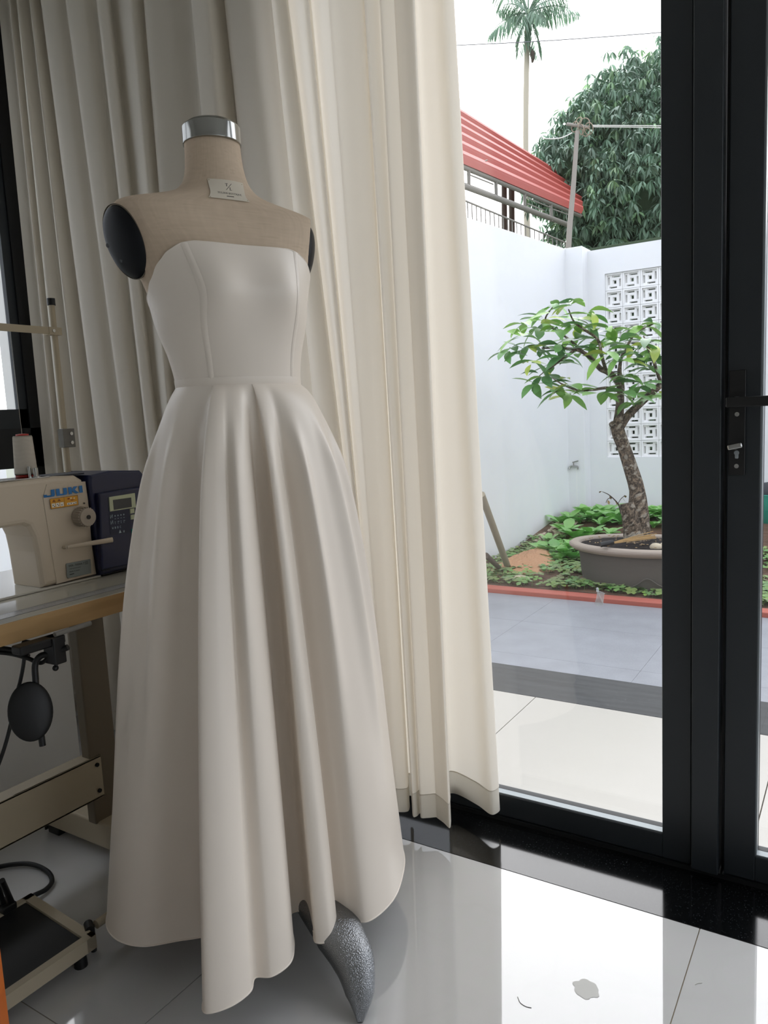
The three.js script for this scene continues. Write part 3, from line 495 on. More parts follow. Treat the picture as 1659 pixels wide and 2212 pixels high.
  h.fillStyle = '#7f8683'; h.fillRect(0, 0, 260, 160); h.fillStyle = '#16181a'; h.font = 'bold 30px sans-serif'; h.fillText('DDL-7000A-7', 24, 44); h.font = '14px sans-serif'; h.fillRect(30, 66, 130, 4); h.font = 'bold 17px sans-serif'; h.fillText('Made in Japan', 30, 106); h.fillRect(30, 126, 50, 9); for (let k = 0; k < 4; k++) h.fillRect(208, 16 + k * 10, 36, 4);
  const pt = new THREE.CanvasTexture(cp); pt.colorSpace = THREE.SRGBColorSpace;
  const plate = part('type_plate', profileX([q(142, 1217), q(144.5, 1249), q(195, 1238), q(193, 1207.5)], XP - 0.001, XP + 0.0014, 0.0004), std('#7f8683', 0.5), body, 'grey metal type plate');
  decal('plate_print', c4([[143, 1217.5], [192.5, 1208.5], [194.5, 1237.5], [145, 1248]], XP + 0.0018), std('#ffffff', 0.45, { map: pt, side: THREE.DoubleSide }), plate);
  // ribbed stitch dial
  const d = onX(191, 1117, XP + 0.03), dial = [new THREE.CylinderGeometry(0.0205, 0.0225, 0.03, 40)]; for (let k = 0; k < 22; k++) { const a = k / 22 * 2 * Math.PI; dial.push(new THREE.BoxGeometry(0.0025, 0.024, 0.003).translate(0.0222, -0.002, 0).rotateY(a)); }
  const dg = merge(dial); dg.rotateZ(-Math.PI / 2); dg.translate(d.x - 0.015, d.y, d.z);
  const dl = part('stitch_dial', dg, std('#a79c8d', 0.5), body, 'ribbed round stitch length dial');
  part('dial_hub', new THREE.CylinderGeometry(0.005, 0.005, 0.003, 20).rotateZ(Math.PI / 2).translate(d.x + 0.0008, d.y, d.z), M.black, dl);
  // reverse lever
  const l0 = onX(145, 1182, XP + 0.012), l1 = onX(243, 1166, XP + 0.035);
  part('reverse_lever', merge([bar([l0, l0.clone().lerp(l1, 0.5), l1], [0.004, 0.0055, 0.0062], 14, 10, 0.6), bar([l0.clone().add(V(-0.02, 0, 0)), l0], 0.004, 10)]), M.cream, body);
  part('oil_plug', new THREE.CylinderGeometry(0.0018, 0.0018, 0.002, 10).rotateZ(Math.PI / 2).translate(XP, onX(182, 1087, XP).y, onX(182, 1087, XP).z), M.black, body);
  // blue motor and control unit at the end of the arm
  const XB = XM + 0.012, b = (px, py) => { const p = onX(px, py, XB); return [p.z, p.y]; };
  const B0 = b(192, 1030), B1 = b(216, 1236), Btop = b(250, 1018)[1], zEnd = B0[0] - 0.17;
  const unit = part('control_unit', profileX([[B1[0] - 0.002, yBase], [B0[0], Btop - 0.02], [B0[0] - 0.005, Btop - 0.003], [B0[0] - 0.06, Btop + 0.003], [zEnd + 0.02, Btop - 0.004], [zEnd, Btop - 0.025], [zEnd, yBase]], XK - 0.01, XB, 0.006), M.blue, t, 'dark blue motor and control unit');
  const XC = XB + 0.014;
  const P = (px, py) => { const p = onX(px, py, XC); return [p.z, p.y]; };
  part('panel_housing', profileX([P(214, 1066), P(221, 1232), [zEnd + 0.012, yBase + 0.01], [zEnd + 0.012, P(300, 1052)[1]]], XB - 0.004, XC, 0.004), M.blue, unit);
  const scr = part('display_bezel', profileX([P(234, 1074), P(236.5, 1105), P(292.5, 1096), P(290, 1065)], XC - 0.002, XC + 0.003, 0.001), std('#b9bf9f', 0.45), unit, 'pale green display bezel');
  part('display', profileX([P(242, 1080), P(244, 1101.5), P(283, 1095), P(281.5, 1074.5)], XC + 0.001, XC + 0.0035, 0.0003), std('#2b3034', 0.2), scr);
  for (const [x, y] of [[285, 1104], [286, 1117]]) part('button', profileX([P(x - 5, y - 4.5), P(x - 4.5, y + 5.5), P(x + 4.5, y + 4), P(x + 4, y - 6)], XC - 0.001, XC + 0.003, 0.001), std('#b9bf9f', 0.45), unit, 'pale green button');
  part('button', profileX([P(283, 1143), P(284, 1153), P(292, 1151), P(291, 1141)], XC - 0.001, XC + 0.003, 0.001), std('#1f8f84', 0.45), unit, 'teal button');
  const ck = document.createElement('canvas'); ck.width = 256; ck.height = 200; const k = ck.getContext('2d'); k.fillStyle = '#0d1734'; k.fillRect(0, 0, 256, 200); k.strokeStyle = '#9fb0b8'; k.fillStyle = '#9fb0b8'; k.lineWidth = 4;
  for (const [y, f] of [[20, -1], [72, 1]]) { k.beginPath(); k.moveTo(16, y); k.lineTo(16, y + 30); k.lineTo(40, y); k.lineTo(40, y + 30); k.stroke(); }
  for (let c = 0; c < 4; c++) { k.fillRect(70 + c * 36, 26, 5, 16); k.fillRect(64 + c * 36, 32, 16, 5); k.fillRect(64 + c * 36, 58, 16, 4); k.fillRect(62 + c * 36, 84, 12 + (c % 2) * 10, 4); k.fillRect(66 + c * 36, 92, 4, 14); }
  k.font = 'bold 26px monospace'; k.fillText('W M B C', 26, 146); k.beginPath(); k.moveTo(120, 160); k.lineTo(136, 190); k.lineTo(104, 190); k.closePath(); k.fill(); k.fillText('M', 160, 190);
  const kt = new THREE.CanvasTexture(ck); kt.colorSpace = THREE.SRGBColorSpace;
  decal('keypad_print', c4([[235, 1108], [280, 1101], [283, 1150], [239, 1157]], XC + 0.0006), std('#ffffff', 0.5, { map: kt, side: THREE.DoubleSide }), unit, 'dark keypad print with white signs');
  // rear foot of the unit and cable cap
  part('belt_guard', profileX([b(214, 1160), b(219, 1233), b(236, 1230), b(234, 1156)], XB - 0.03, XB + 0.004, 0.002), M.black, unit);
  const kf = onY(240, 1238, TY + 0.002); part('base_clip', box(kf.x - 0.012, TY, kf.z - 0.035, kf.x + 0.006, TY + 0.006, kf.z + 0.03, 0.003), M.black, t);
  // chrome thread tension post and plate on top of the arm
  const yTop = topR[1], tp = onX(80, 1033, -1.555);
  part('tension_post', merge([new THREE.CylinderGeometry(0.011, 0.012, 0.004, 24).translate(-1.562, yTop + 0.004, tp.z), new THREE.CylinderGeometry(0.0058, 0.0058, 0.02, 18).translate(-1.558, yTop + 0.015, tp.z), new THREE.CylinderGeometry(0.0035, 0.0035, 0.026, 12).translate(-1.566, yTop + 0.016, tp.z + 0.009)]), M.chrome, body, 'chrome thread tension post');
  part('thread_tray', box(-1.62, yTop + 0.001, tp.z - 0.03, -1.55, yTop + 0.004, tp.z + 0.11, 0.0015), M.chrome, body);
  part('lid_seam', box(XK + 0.02, yTop + 0.0, topR[0] - 0.0, XM - 0.01, yTop + 0.0035, q(112, 1026)[0], 0.001), M.blueDark, body);
}
{ // cone of thread on the arm
  const p = onX(58, 1034, -1.6), y0 = onX(78, 1033, -1.58).y;
  const yb = onX(188, 1024, -1.545).y + 0.004;
  const t = thing('thread_cone', 'cone of off-white sewing thread on a red core on top of the sewing machine', 'thread', V(-1.6, yb, p.z + 0.0));
  const hh = onX(58, 938, -1.6).y - yb;
  local('yarn', lathe([[0.0, 0.006], [0.0235, 0.006], [0.024, 0.01], [0.0205, hh - 0.006], [0.019, hh - 0.003], [0.008, hh - 0.003]], 40), M.yarn, t);
  local('core_base', lathe([[0.0, 0.0], [0.0225, 0.0], [0.0225, 0.006], [0.0, 0.006]], 32), M.red, t, 'red plastic foot of the cone');
  local('core_tip', lathe([[0.0045, hh - 0.01], [0.0135, hh - 0.004], [0.0135, hh + 0.0005], [0.005, hh + 0.0015], [0.0045, hh - 0.02]], 32), M.red, t, 'red plastic tip of the cone');
  // thread running up to the stand
  const arm = onX(21, 716, -1.72), a = V(0, hh, 0), b = V(arm.x + 1.6, arm.y - yb, arm.z - (p.z));
  local('thread', bar([a, b], 0.0004, 5), M.yarn, t);
}
{ // thread stand behind the machine
  const X = -1.74, base = onX(151, 1020, X), topP = onX(104, 648, X), zc = (onX(150, 1000, X).z + onX(107, 660, X).z) / 2;
  const t = thing('thread_stand', 'grey steel thread stand pole with horizontal guide arm behind the sewing machine', 'thread stand', V(X, TY, zc));
  part('pole', new THREE.CylinderGeometry(0.0075, 0.0075, topP.y - TY, 20).translate(X, (TY + topP.y) / 2, zc), M.creamMetal, t);
  part('pole_cap', new THREE.CylinderGeometry(0.0098, 0.0098, 0.017, 20).translate(X, topP.y - 0.004, zc), M.black, t, 'black rubber pole cap');
  const ya = onX(60, 712, X).y; 
  const arm = part('guide_arm', box(X + 0.008, ya - 0.009, zc - 0.012, X + 0.011, ya + 0.009, zc + 0.36, 0.001), M.creamMetal, t);
  part('clamp', box(X - 0.012, ya - 0.0095, zc - 0.014, X + 0.0125, ya + 0.0095, zc + 0.022, 0.001), M.creamMetal, t);
  part('screw', new THREE.CylinderGeometry(0.004, 0.004, 0.003, 14).rotateZ(Math.PI / 2).translate(X + 0.0135, ya, zc + 0.01), M.chrome, t);
  const yj = onX(149, 946, X).y;
  const j = part('joint_bracket', box(X - 0.011, yj - 0.024, zc - 0.022, X + 0.0115, yj + 0.024, zc + 0.012, 0.0015), std('#6d6a62', 0.5), t);
  for (const y of [0.011, -0.012]) part('screw', new THREE.CylinderGeometry(0.0045, 0.0045, 0.003, 14).rotateZ(Math.PI / 2).translate(X + 0.0125, yj + y, zc - 0.011), M.chrome, j);
  const ys = base.y; const sp = []; for (let i = 0; i <= 60; i++) { const a = i / 60 * 8 * Math.PI; sp.push(V(X + 0.013 * Math.cos(a), ys - 0.02 + i / 60 * 0.022, zc + 0.013 * Math.sin(a))); }
  part('coil_spring', merge([bar(sp, 0.0016, 6, 160), new THREE.CylinderGeometry(0.018, 0.018, 0.003, 24).translate(X, ys - 0.022, zc)]), M.black, t);
}
// ---------------------------------------------------------------- under the table
{ // knee lifter hanging from the underside
  const D = 1.47, A = (x, y) => atD(x, y, D), under = TY - 0.042;
  const c = A(118, 1400);
  const t = thing('knee_lifter', 'black knee lifter pad on a bent rod under the sewing table', 'knee lifter', V(c.x, c.y, c.z));
  part('bracket', merge([box(c.x - 0.02, c.y - 0.03, c.z - 0.014, c.x + 0.016, under - 0.0005, c.z + 0.012, 0.003), box(c.x - 0.022, under - 0.018, c.z - 0.02, c.x + 0.01, under - 0.0005, c.z + 0.075, 0.004)]), M.black, t);
  part('clamp_screw', merge([bar([A(130, 1405), A(147, 1398)], 0.006, 12), bar([A(121, 1428), A(121, 1443)], 0.0035, 10), new THREE.SphereGeometry(0.006, 12, 8).translate(...A(120, 1443).toArray())]), M.black, t);
  part('rod', bar([A(108, 1413), A(88, 1417), A(77, 1432), A(77, 1470), A(84, 1545), A(92, 1611)], 0.0062, 14, 40), M.black, t);
  const p = A(66, 1537), pad = new THREE.SphereGeometry(1, 36, 20); pad.scale(0.04, 0.057, 0.011); const n = EYE.clone().sub(p).normalize(); pad.applyMatrix4(new THREE.Matrix4().lookAt(V(0.35, 0, 0.25).add(n), V(0, 0, 0), V(0, 1, 0))); pad.translate(p.x + n.x * 0.018, p.y + n.y * 0.018, p.z + n.z * 0.018);
  part('pad', pad, M.rubber, t);
  part('crank', bar([A(50, 1390), A(75, 1392), A(100, 1385)], 0.008, 12, 10), M.black, t);
}
one('cable', merge([bar([atD(-30, 1408, 1.5), atD(20, 1412, 1.5), atD(60, 1422, 1.49), atD(88, 1432, 1.48), atD(108, 1418, 1.47)], 0.0042, 10, 30), bar([atD(-20, 1398, 1.5), atD(30, 1405, 1.5), atD(62, 1418, 1.495)], 0.005, 10, 20)]), M.rubber, 'thick black cable running along the underside of the sewing table', 'cable');
one('cable', bar([atD(53, 1394, 1.5), atD(52, 1425, 1.5), atD(44, 1470, 1.5), atD(33, 1510, 1.5), atD(24, 1560, 1.5), atD(8, 1620, 1.5), atD(-30, 1720, 1.5)], 0.0038, 10, 40), M.rubber, 'black cable hanging down past the knee lifter pad', 'cable');
one('bobbin_winder_rail', bar([atD(118, 1371, 1.46), atD(195, 1346, 1.53)], 0.005, 12), M.steel, 'grey metal rod fixed under the front edge of the sewing table', 'rod');
{ // treadle pedal on the floor
  const Y = 0.05, a = onY(68, 1936, Y), b = onY(208, 2026, Y), c = onY(-2, 2172, Y).sub(b).normalize();
  const d1 = b.clone().sub(a), wlen = d1.length(), u = d1.clone().normalize(), v = c, L = 0.34;
  const t = thing('treadle_pedal', 'beige metal sewing treadle with black rubber mat on the floor by the table', 'pedal', V(a.x, 0, a.z));
  const corner = (p, q, y) => a.clone().addScaledVector(u, p * wlen).addScaledVector(v, q * L).setY(y);
  const plank = (p0, p1, q0, q1, y0, y1) => { const P = [corner(p0, q0, 0), corner(p1, q0, 0), corner(p1, q1, 0), corner(p0, q1, 0)]; const pos = []; for (const y of [y0, y1]) for (const w of P) pos.push(w.x, y, w.z); return geom(pos, [0, 1, 2, 0, 2, 3, 4, 6, 5, 4, 7, 6, 0, 4, 5, 0, 5, 1, 1, 5, 6, 1, 6, 2, 2, 6, 7, 2, 7, 3, 3, 7, 4, 3, 4, 0]).toNonIndexed(); };
  const fin = (g) => { g.computeVertexNormals(); return g; };
  part('tread_frame', fin(merge([plank(0, 1, 0, 0.06, 0.03, 0.058), plank(0, 1, 0.94, 1, 0.03, 0.058), plank(0, 0.06, 0, 1, 0.03, 0.058), plank(0.93, 1, 0, 1, 0.03, 0.058), plank(0.02, 0.98, 0.02, 0.98, 0.03, 0.042)])), std('#b5a991', 0.5, { side: THREE.DoubleSide }), t);
  part('rubber_mat', fin(plank(0.065, 0.925, 0.065, 0.935, 0.0425, 0.054)), std('#0a0d0e', 0.55, { side: THREE.DoubleSide }), t, 'black rubber mat of the treadle');
  const hx = corner(0.86, 0, 0.05);
  part('hinge', merge([bar([hx.clone().add(V(-0.01, 0.006, -0.012)), hx.clone().add(V(0.012, 0.006, 0.0))], 0.009, 14), bar([hx.clone().add(V(0, -0.05, -0.012)), hx.clone().add(V(0, 0.005, -0.012))], 0.006, 12)]), M.black, t);
  part('pivot_rod', bar([hx.clone().add(V(0.004, 0.004, -0.02)), hx.clone().add(V(0.0, 0.006, -0.25))], 0.009, 14), M.creamMetal, t);
  for (const [p, q] of [[0.08, 0.08], [0.92, 0.08], [0.08, 0.92], [0.92, 0.92]]) { const w = corner(p, q, 0.0); part('foot', new THREE.CylinderGeometry(0.011, 0.013, 0.03, 14).translate(w.x, 0.015, w.z), M.rubber, t); }
}
one('power_cord', bar([onY(-40, 1885, 0.008), onY(0, 1872, 0.008), onY(60, 1866, 0.008), onY(102, 1882, 0.008), onY(112, 1905, 0.008), onY(98, 1922, 0.008), onY(74, 1934, 0.012)], 0.0055, 10, 48), M.rubber, 'dark power cord looped on the floor beside the treadle', 'cord');
{ const t = thing('pitman_rod', 'dark steel linkage rods rising beside the treadle at the left edge', 'rod', onY(10, 1955, 0.06));
  part('rod', bar([onY(28, 1956, 0.06), atD(4, 1902, 1.55)], 0.006, 12), M.black, t); part('rod', bar([onY(10, 1962, 0.06), atD(-14, 1885, 1.55)], 0.006, 12), M.black, t); part('bracket', box(onY(12, 1962, 0.06).x - 0.02, 0.058, onY(12, 1962, 0.06).z - 0.015, onY(12, 1962, 0.06).x + 0.02, 0.074, onY(12, 1962, 0.06).z + 0.015, 0.003), M.black, t); }
{ const p = atD(8, 2075, 1.06); one('wooden_board', box(-0.05, -0.0, -0.012, 0.05, 0.33, 0.012, 0.003).rotateY(0.55).translate(p.x - 0.052, 0, p.z + 0.03), M.orangeWood, 'orange brown wooden board standing at the left edge of the photo', 'board'); }
// bits of thread on the floor
one('thread_scrap', bar([onY(1118, 2153, 0.0006), onY(1124, 2166, 0.0006), onY(1136, 2174, 0.0006), onY(1148, 2177, 0.0006)], 0.0005, 5, 24), std('#8b8984', 0.9), 'curled grey thread scrap on the white tiles in front of the door', 'thread');
one('thread_scrap', bar([onY(1501, 2127, 0.0006), onY(1508, 2124, 0.0006), onY(1517, 2123, 0.0006)], 0.0005, 5, 16), std('#d8d5ce', 0.9), 'short white thread scrap beside the tile joint near the door', 'thread');

// ---------------------------------------------------------------- garden
// obovate leaf lying along +z, gently folded and drooping
function leafGeo(L, Wd, droop, fold, nseg = 6) {
  const pos = [], idx = [];
  for (let i = 0; i <= nseg; i++) { const t = i / nseg, w = Wd * Math.pow(Math.sin(Math.PI * Math.pow(clamp(t, 0.001, 0.999), 1.35)), 0.85) * 0.5, y = -droop * t * t * L, z = t * L; pos.push(-w, y + fold * w, z, 0, y, z, w, y + fold * w, z); }
  for (let i = 0; i < nseg; i++) { const a = i * 3; idx.push(a, a + 3, a + 1, a + 1, a + 3, a + 4, a + 1, a + 4, a + 2, a + 2, a + 4, a + 5); }
  return geom(pos, idx);
}
const aim = (o, dir, roll) => { const z = dir.clone().normalize(), x = V(0, 1, 0).cross(z); if (x.lengthSq() < 1e-4) x.set(1, 0, 0); x.normalize(); const y = z.clone().cross(x); o.matrix.makeBasis(x, y, z); o.quaternion.setFromRotationMatrix(o.matrix); o.rotateZ(roll); };
const POTC = V(-1.21, 0, -5.02);
{ // shallow oval planter
  const p = thing('planter', 'wide oval concrete bonsai planter with pale rolled rim behind the red curb', 'planter', V(POTC.x, soilY(POTC.x, POTC.z) - 0.03, POTC.z));
  const h = 0.315; // rim height above its foot
  const sc = (g) => g.scale(1.18, 1, 0.78);
  local('bowl', sc(lathe([[0.0, 0.0], [0.31, 0.0], [0.33, 0.02], [0.345, 0.12], [0.352, 0.22], [0.36, h - 0.045], [0.335, h - 0.045], [0.32, 0.1], [0, 0.1]], 72)), M.pot, p);
  local('rim', sc(lathe([[0.345, h - 0.06], [0.385, h - 0.05], [0.41, h - 0.03], [0.412, h - 0.012], [0.395, h + 0.002], [0.362, h], [0.345, h - 0.014], [0.345, h - 0.06]], 72)), M.potRim, p, 'pale worn rim of the planter');
  // relief on the side facing the house: an incised mountain and scroll
  local('relief', merge([bar([V(-0.08, 0.03, 0.27), V(0.03, 0.09, 0.275), V(0.09, 0.13, 0.275), V(0.16, 0.09, 0.26), V(0.24, 0.05, 0.235)], 0.004, 6, 20)]), M.pot, p);
  local('potting_soil', sc(sheet(40, 10, (u, v) => V(0.352 * v * Math.sin(u * 6.2832), h - 0.02 + 0.03 * (1 - v * v) + 0.012 * fbm(u * 8, v * 4, 3, 2), 0.352 * v * Math.cos(u * 6.2832)), (u, v) => [u * 2, v])), std('#4a3526', 0.95, { map: M.soil.map, bumpMap: M.soil.bumpMap, bumpScale: 0.02 }), p);
  for (const [x, z, s] of [[0.12, 0.17, 0.04], [0.2, 0.1, 0.05], [0.16, 0.12, 0.035], [0.24, 0.16, 0.04]]) { const g = new THREE.IcosahedronGeometry(s, 1); g.scale(1, 0.7, 0.8); g.translate(x, h + 0.0, z); local('pebble', g, M.stone, p); }
  local('wood_chips', (() => { const l = []; for (let i = 0; i < 90; i++) { const a = rr(0, 6.28), r = Math.sqrt(rnd()) * 0.33, g = new THREE.BoxGeometry(rr(0.006, 0.022), 0.004, 0.006); g.rotateY(rr(0, 6.28)); g.translate(1.15 * r * Math.sin(a), h + 0.012 - 0.02 * r, 0.76 * r * Math.cos(a)); l.push(g); } return merge(l); })(), std('#a08a68', 0.9), p).userData.kind = 'stuff';
}
{ // the small tree: leaning trunk, cut stump, branches and whorls of leaves
  const D = 5.0, A = (x, y, d = 0) => atD(x, y, D + d), base = A(1378, 1188);
  const t = thing('bonsai_tree', 'small leaning tree with mottled trunk and glossy green leaves growing in the planter', 'tree', V(base.x, base.y, base.z));
  part('trunk', bar([A(1377, 1200), A(1378, 1165), A(1378, 1110), A(1376, 1060), A(1362, 1010), A(1347, 965), A(1336, 935), A(1332, 915)], [0.1, 0.082, 0.07, 0.05, 0.046, 0.042, 0.044, 0.04], 20, 60), M.bark, t);
  part('stump', bar([A(1372, 1180, -0.04), A(1366, 1140, -0.04), A(1359, 1110, -0.05), A(1354, 1087, -0.05)], [0.075, 0.06, 0.05, 0.045], 16, 20), M.bark, t, 'cut side stump of the trunk');
  part('knot', bar([A(1334, 930), A(1322, 918), A(1318, 920)], [0.035, 0.024, 0.014], 12, 10), M.bark, t);
  const limb = (pts, r) => part('branch', bar(pts, r, 10, (pts.length - 1) * 6), M.bark, t);
  limb([A(1333, 925), A(1338, 890), A(1340, 858), A(1342, 835, 0.05), A(1338, 800, 0.1), A(1345, 760, 0.12)], [0.036, 0.03, 0.026, 0.022, 0.014, 0.008]);
  limb([A(1338, 925), A(1352, 903), A(1374, 880), A(1400, 856), A(1428, 830), A(1460, 800), A(1500, 760)], [0.03, 0.028, 0.026, 0.024, 0.022, 0.016, 0.01]);
  limb([A(1340, 838), A(1328, 816), A(1312, 803), A(1298, 797), A(1285, 783), A(1270, 768), A(1250, 757), A(1215, 752), A(1170, 752)], [0.02, 0.02, 0.02, 0.018, 0.016, 0.013, 0.011, 0.008, 0.005]);
  limb([A(1310, 803), A(1300, 770, -0.1), A(1292, 735, -0.1), A(1262, 712, -0.15), A(1240, 695, -0.15), A(1228, 668, -0.15)], [0.012, 0.011, 0.009, 0.008, 0.006, 0.004]);
  limb([A(1262, 762), A(1225, 730, 0.15), A(1190, 705, 0.15), A(1178, 690, 0.15), A(1196, 660, 0.1)], [0.01, 0.008, 0.007, 0.006, 0.004]);
  limb([A(1240, 757), A(1215, 775), A(1192, 793), A(1180, 800), A(1165, 812)], [0.009, 0.007, 0.006, 0.005, 0.003]);
  limb([A(1338, 845, -0.1), A(1310, 838, -0.15), A(1280, 842, -0.15), A(1245, 842, -0.15), A(1215, 830, -0.1), A(1190, 815, -0.1)], [0.012, 0.01, 0.008, 0.007, 0.005, 0.003]);
  limb([A(1345, 770, 0.1), A(1365, 730, 0.1), A(1385, 712, 0.1), A(1410, 700, 0.1)], [0.01, 0.008, 0.006, 0.004]);
  limb([A(1428, 830), A(1415, 790, -0.2), A(1400, 750, -0.25), A(1390, 725, -0.25)], [0.012, 0.01, 0.008, 0.004]);
  const G4 = [leafGeo(0.17, 0.068, 0.35, 0.25), leafGeo(0.155, 0.06, 0.6, 0.3), leafGeo(0.185, 0.07, 0.15, 0.2), leafGeo(0.13, 0.058, 0.5, 0.25)];
  const tips = [[1196, 655, .1, 0], [1230, 657, -.15, 3], [1178, 690, .15, 0], [1130, 697, .1, 2], [1128, 722, 0, 2], [1165, 712, .1, 0], [1205, 706, -.1, 1], [1250, 690, -.1, 0], [1275, 676, -.2, 2], [1268, 700, 0, 0], [1105, 757, 0, 1], [1140, 752, .1, 1], [1172, 748, .05, 4], [1206, 742, -.1, 1], [1240, 735, .1, 0], [1145, 785, -.1, 1], [1168, 810, 0, 4], [1192, 790, .1, 1], [1222, 765, -.15, 4], [1160, 830, 0, 1], [1207, 842, -.1, 1], [1232, 826, -.1, 0], [1228, 850, .1, 1], [1255, 762, .1, 0], [1290, 722, .1, 1], [1315, 712, -.2, 2], [1300, 748, .2, 0], [1338, 738, 0, 1], [1352, 716, .2, 0], [1385, 707, 0, 2], [1412, 700, .1, 0], [1395, 735, -.3, 1], [1362, 752, -.2, 4], [1420, 745, -.2, 0], [1345, 775, -.3, 1], [1310, 765, -.25, 0], [1380, 785, -.2, 4], [1412, 792, -.1, 1], [1300, 848, -.2, 0], [1345, 845, -.25, 1], [1362, 870, -.1, 0], [1385, 830, -.2, 1], [1415, 850, 0, 0], [1345, 812, -.1, 0]];
  let n = 0;
  for (const [x, y, d, kind] of tips) {
    const o = A(x, y, d), k = 6 + (n % 2);
    for (let i = 0; i < k && n < 298; i++, n++) {
      const a = i / k * 2 * Math.PI + rr(-0.4, 0.4), el = rr(-0.35, 0.55), mtl = M.leaf[rnd() < 0.6 ? kind : Math.floor(rnd() * 5)];
      const m = shade(new THREE.Mesh(G4[Math.floor(rnd() * 4)], mtl)); m.name = 'leaf'; m.position.copy(o).sub(t.position).add(V(rr(-.02, .02), rr(-.02, .02), rr(-.02, .02)));
      aim(m, V(Math.cos(a), el, Math.sin(a)), rr(-0.5, 0.5)); m.scale.setScalar(rr(0.8, 1.15)); t.add(m);
    }
  }
}
{ // twigs bundled across the planter
  const A = (x, y) => atD(x, y, 4.78); const l = [];
  for (let i = 0; i < 14; i++) l.push(bar([A(1300 + rr(0, 14), 1176 + rr(-3, 4)), A(1350, 1168 + rr(-4, 3)), A(1412 + rr(-8, 8), 1151 + rr(-6, 12))], 0.0023, 6, 8));
  one('twig_bundle', merge(l), std('#a5875a', 0.9), 'bundle of dry straw coloured twigs lying across the planter by the trunk', 'twigs');
  one('dark_pipe', bar([A(1297, 1177), A(1325, 1171)], 0.016, 16), M.black, 'short dark pipe lying on the far rim of the planter', 'pipe');
}
{ // leafy vegetables behind the planter, one plant each
  const kinds = [0, 1, 2].map((k) => { const l = []; seed = 50 + k; for (let i = 0; i < 9; i++) { const g = leafGeo(rr(0.1, 0.15), rr(0.06, 0.085), rr(0.25, 0.6), 0.15, 5), o = new THREE.Object3D(), a = i / 9 * 6.283 + rr(-.3, .3); aim(o, V(Math.cos(a), rr(0.5, 1.6), Math.sin(a)), rr(-.3, .3)); o.updateMatrix(); g.applyMatrix4(o.matrix); g.translate(0, 0.01, 0); l.push(g); l.push(bar([V(0, -0.02, 0), V(Math.cos(a) * 0.02, 0.02, Math.sin(a) * 0.02)], 0.004, 5)); } return merge(l); });
  seed = 91;
  const spots = [[1160, 1190], [1172, 1176], [1188, 1168], [1200, 1186], [1212, 1174], [1228, 1184], [1180, 1200], [1205, 1203], [1236, 1200], [1226, 1160], [1210, 1152], [1244, 1168], [1232, 1146], [1252, 1152], [1262, 1170], [1268, 1140], [1284, 1150], [1278, 1166], [1296, 1140], [1300, 1158], [1316, 1150], [1288, 1128], [1310, 1132], [1328, 1138], [1335, 1122], [1312, 1118], [1346, 1112], [1396, 1150], [1412, 1160], [1424, 1148], [1404, 1130], [1420, 1122], [1396, 1112], [1412, 1100], [1428, 1108], [1440, 1140], [1450, 1160], [1256, 1128], [1330, 1104], [1180, 1186], [1218, 1192], [1248, 1184], [1292, 1116], [1272, 1118], [1340, 1150], [1318, 1166]];
  for (const [x, y] of spots) { const p = onSoil(x, y + 12); const m = shade(new THREE.Mesh(kinds[Math.floor(rnd() * 3)], M.green[Math.floor(rnd() * 3)])); m.name = numbered('leafy_plant'); m.position.set(p.x, soilY(p.x, p.z), p.z); m.rotation.y = rr(0, 6.28); m.scale.setScalar(rr(0.75, 1.25) * (p.z < -6 ? 1.05 : 0.95)); const where = x < 1250 ? ['left of the planter', 'by the left wall'] : x < 1380 ? ['behind the planter left of the tree trunk', 'behind the planter'] : ['behind the planter right of the tree trunk', 'right of the trunk']; m.userData = { label: 'broad-leaved green vegetable plant growing ' + where[0], category: 'plant', group: 'leafy vegetables ' + where[1] }; scene.add(m); }
}
{ // low clover and weeds: nobody could count them
  const g = (() => { const l = []; for (let i = 0; i < 3; i++) { const q = leafGeo(0.028, 0.026, 0.3, 0.1, 3); q.rotateX(-0.25); q.rotateY(i * 2.094); q.translate(0, 0.025, 0); l.push(q); } l.push(bar([V(0, 0, 0), V(0, 0.026, 0)], 0.001, 4)); return merge(l); })();
  const n = 2600, im = new THREE.InstancedMesh(g, M.clover, n), o = new THREE.Object3D(), c = new THREE.Color(); let k = 0; seed = 333;
  while (k < n) { const x = rr(-2.45, -0.2), z = rr(-6.1, -4.66); const d = fbm(x * 1.7, z * 1.7, 1, 6, 3); if (d < -0.12 + rr(-.2, .2)) continue; o.position.set(x, soilY(x, z) - 0.004, z); o.rotation.set(rr(-.3, .3), rr(0, 6.3), rr(-.3, .3)); o.scale.setScalar(rr(0.7, 1.7)); o.updateMatrix(); im.setMatrixAt(k, o.matrix); c.setRGB(rr(0.75, 1.25), rr(0.8, 1.15), rr(0.6, 1)); im.setColorAt(k, c); k++; }
  shade(im); im.name = 'clover'; im.userData = { kind: 'stuff', label: 'low clover and weeds covering the garden bed behind the red curb', category: 'ground cover' }; scene.add(im);
}
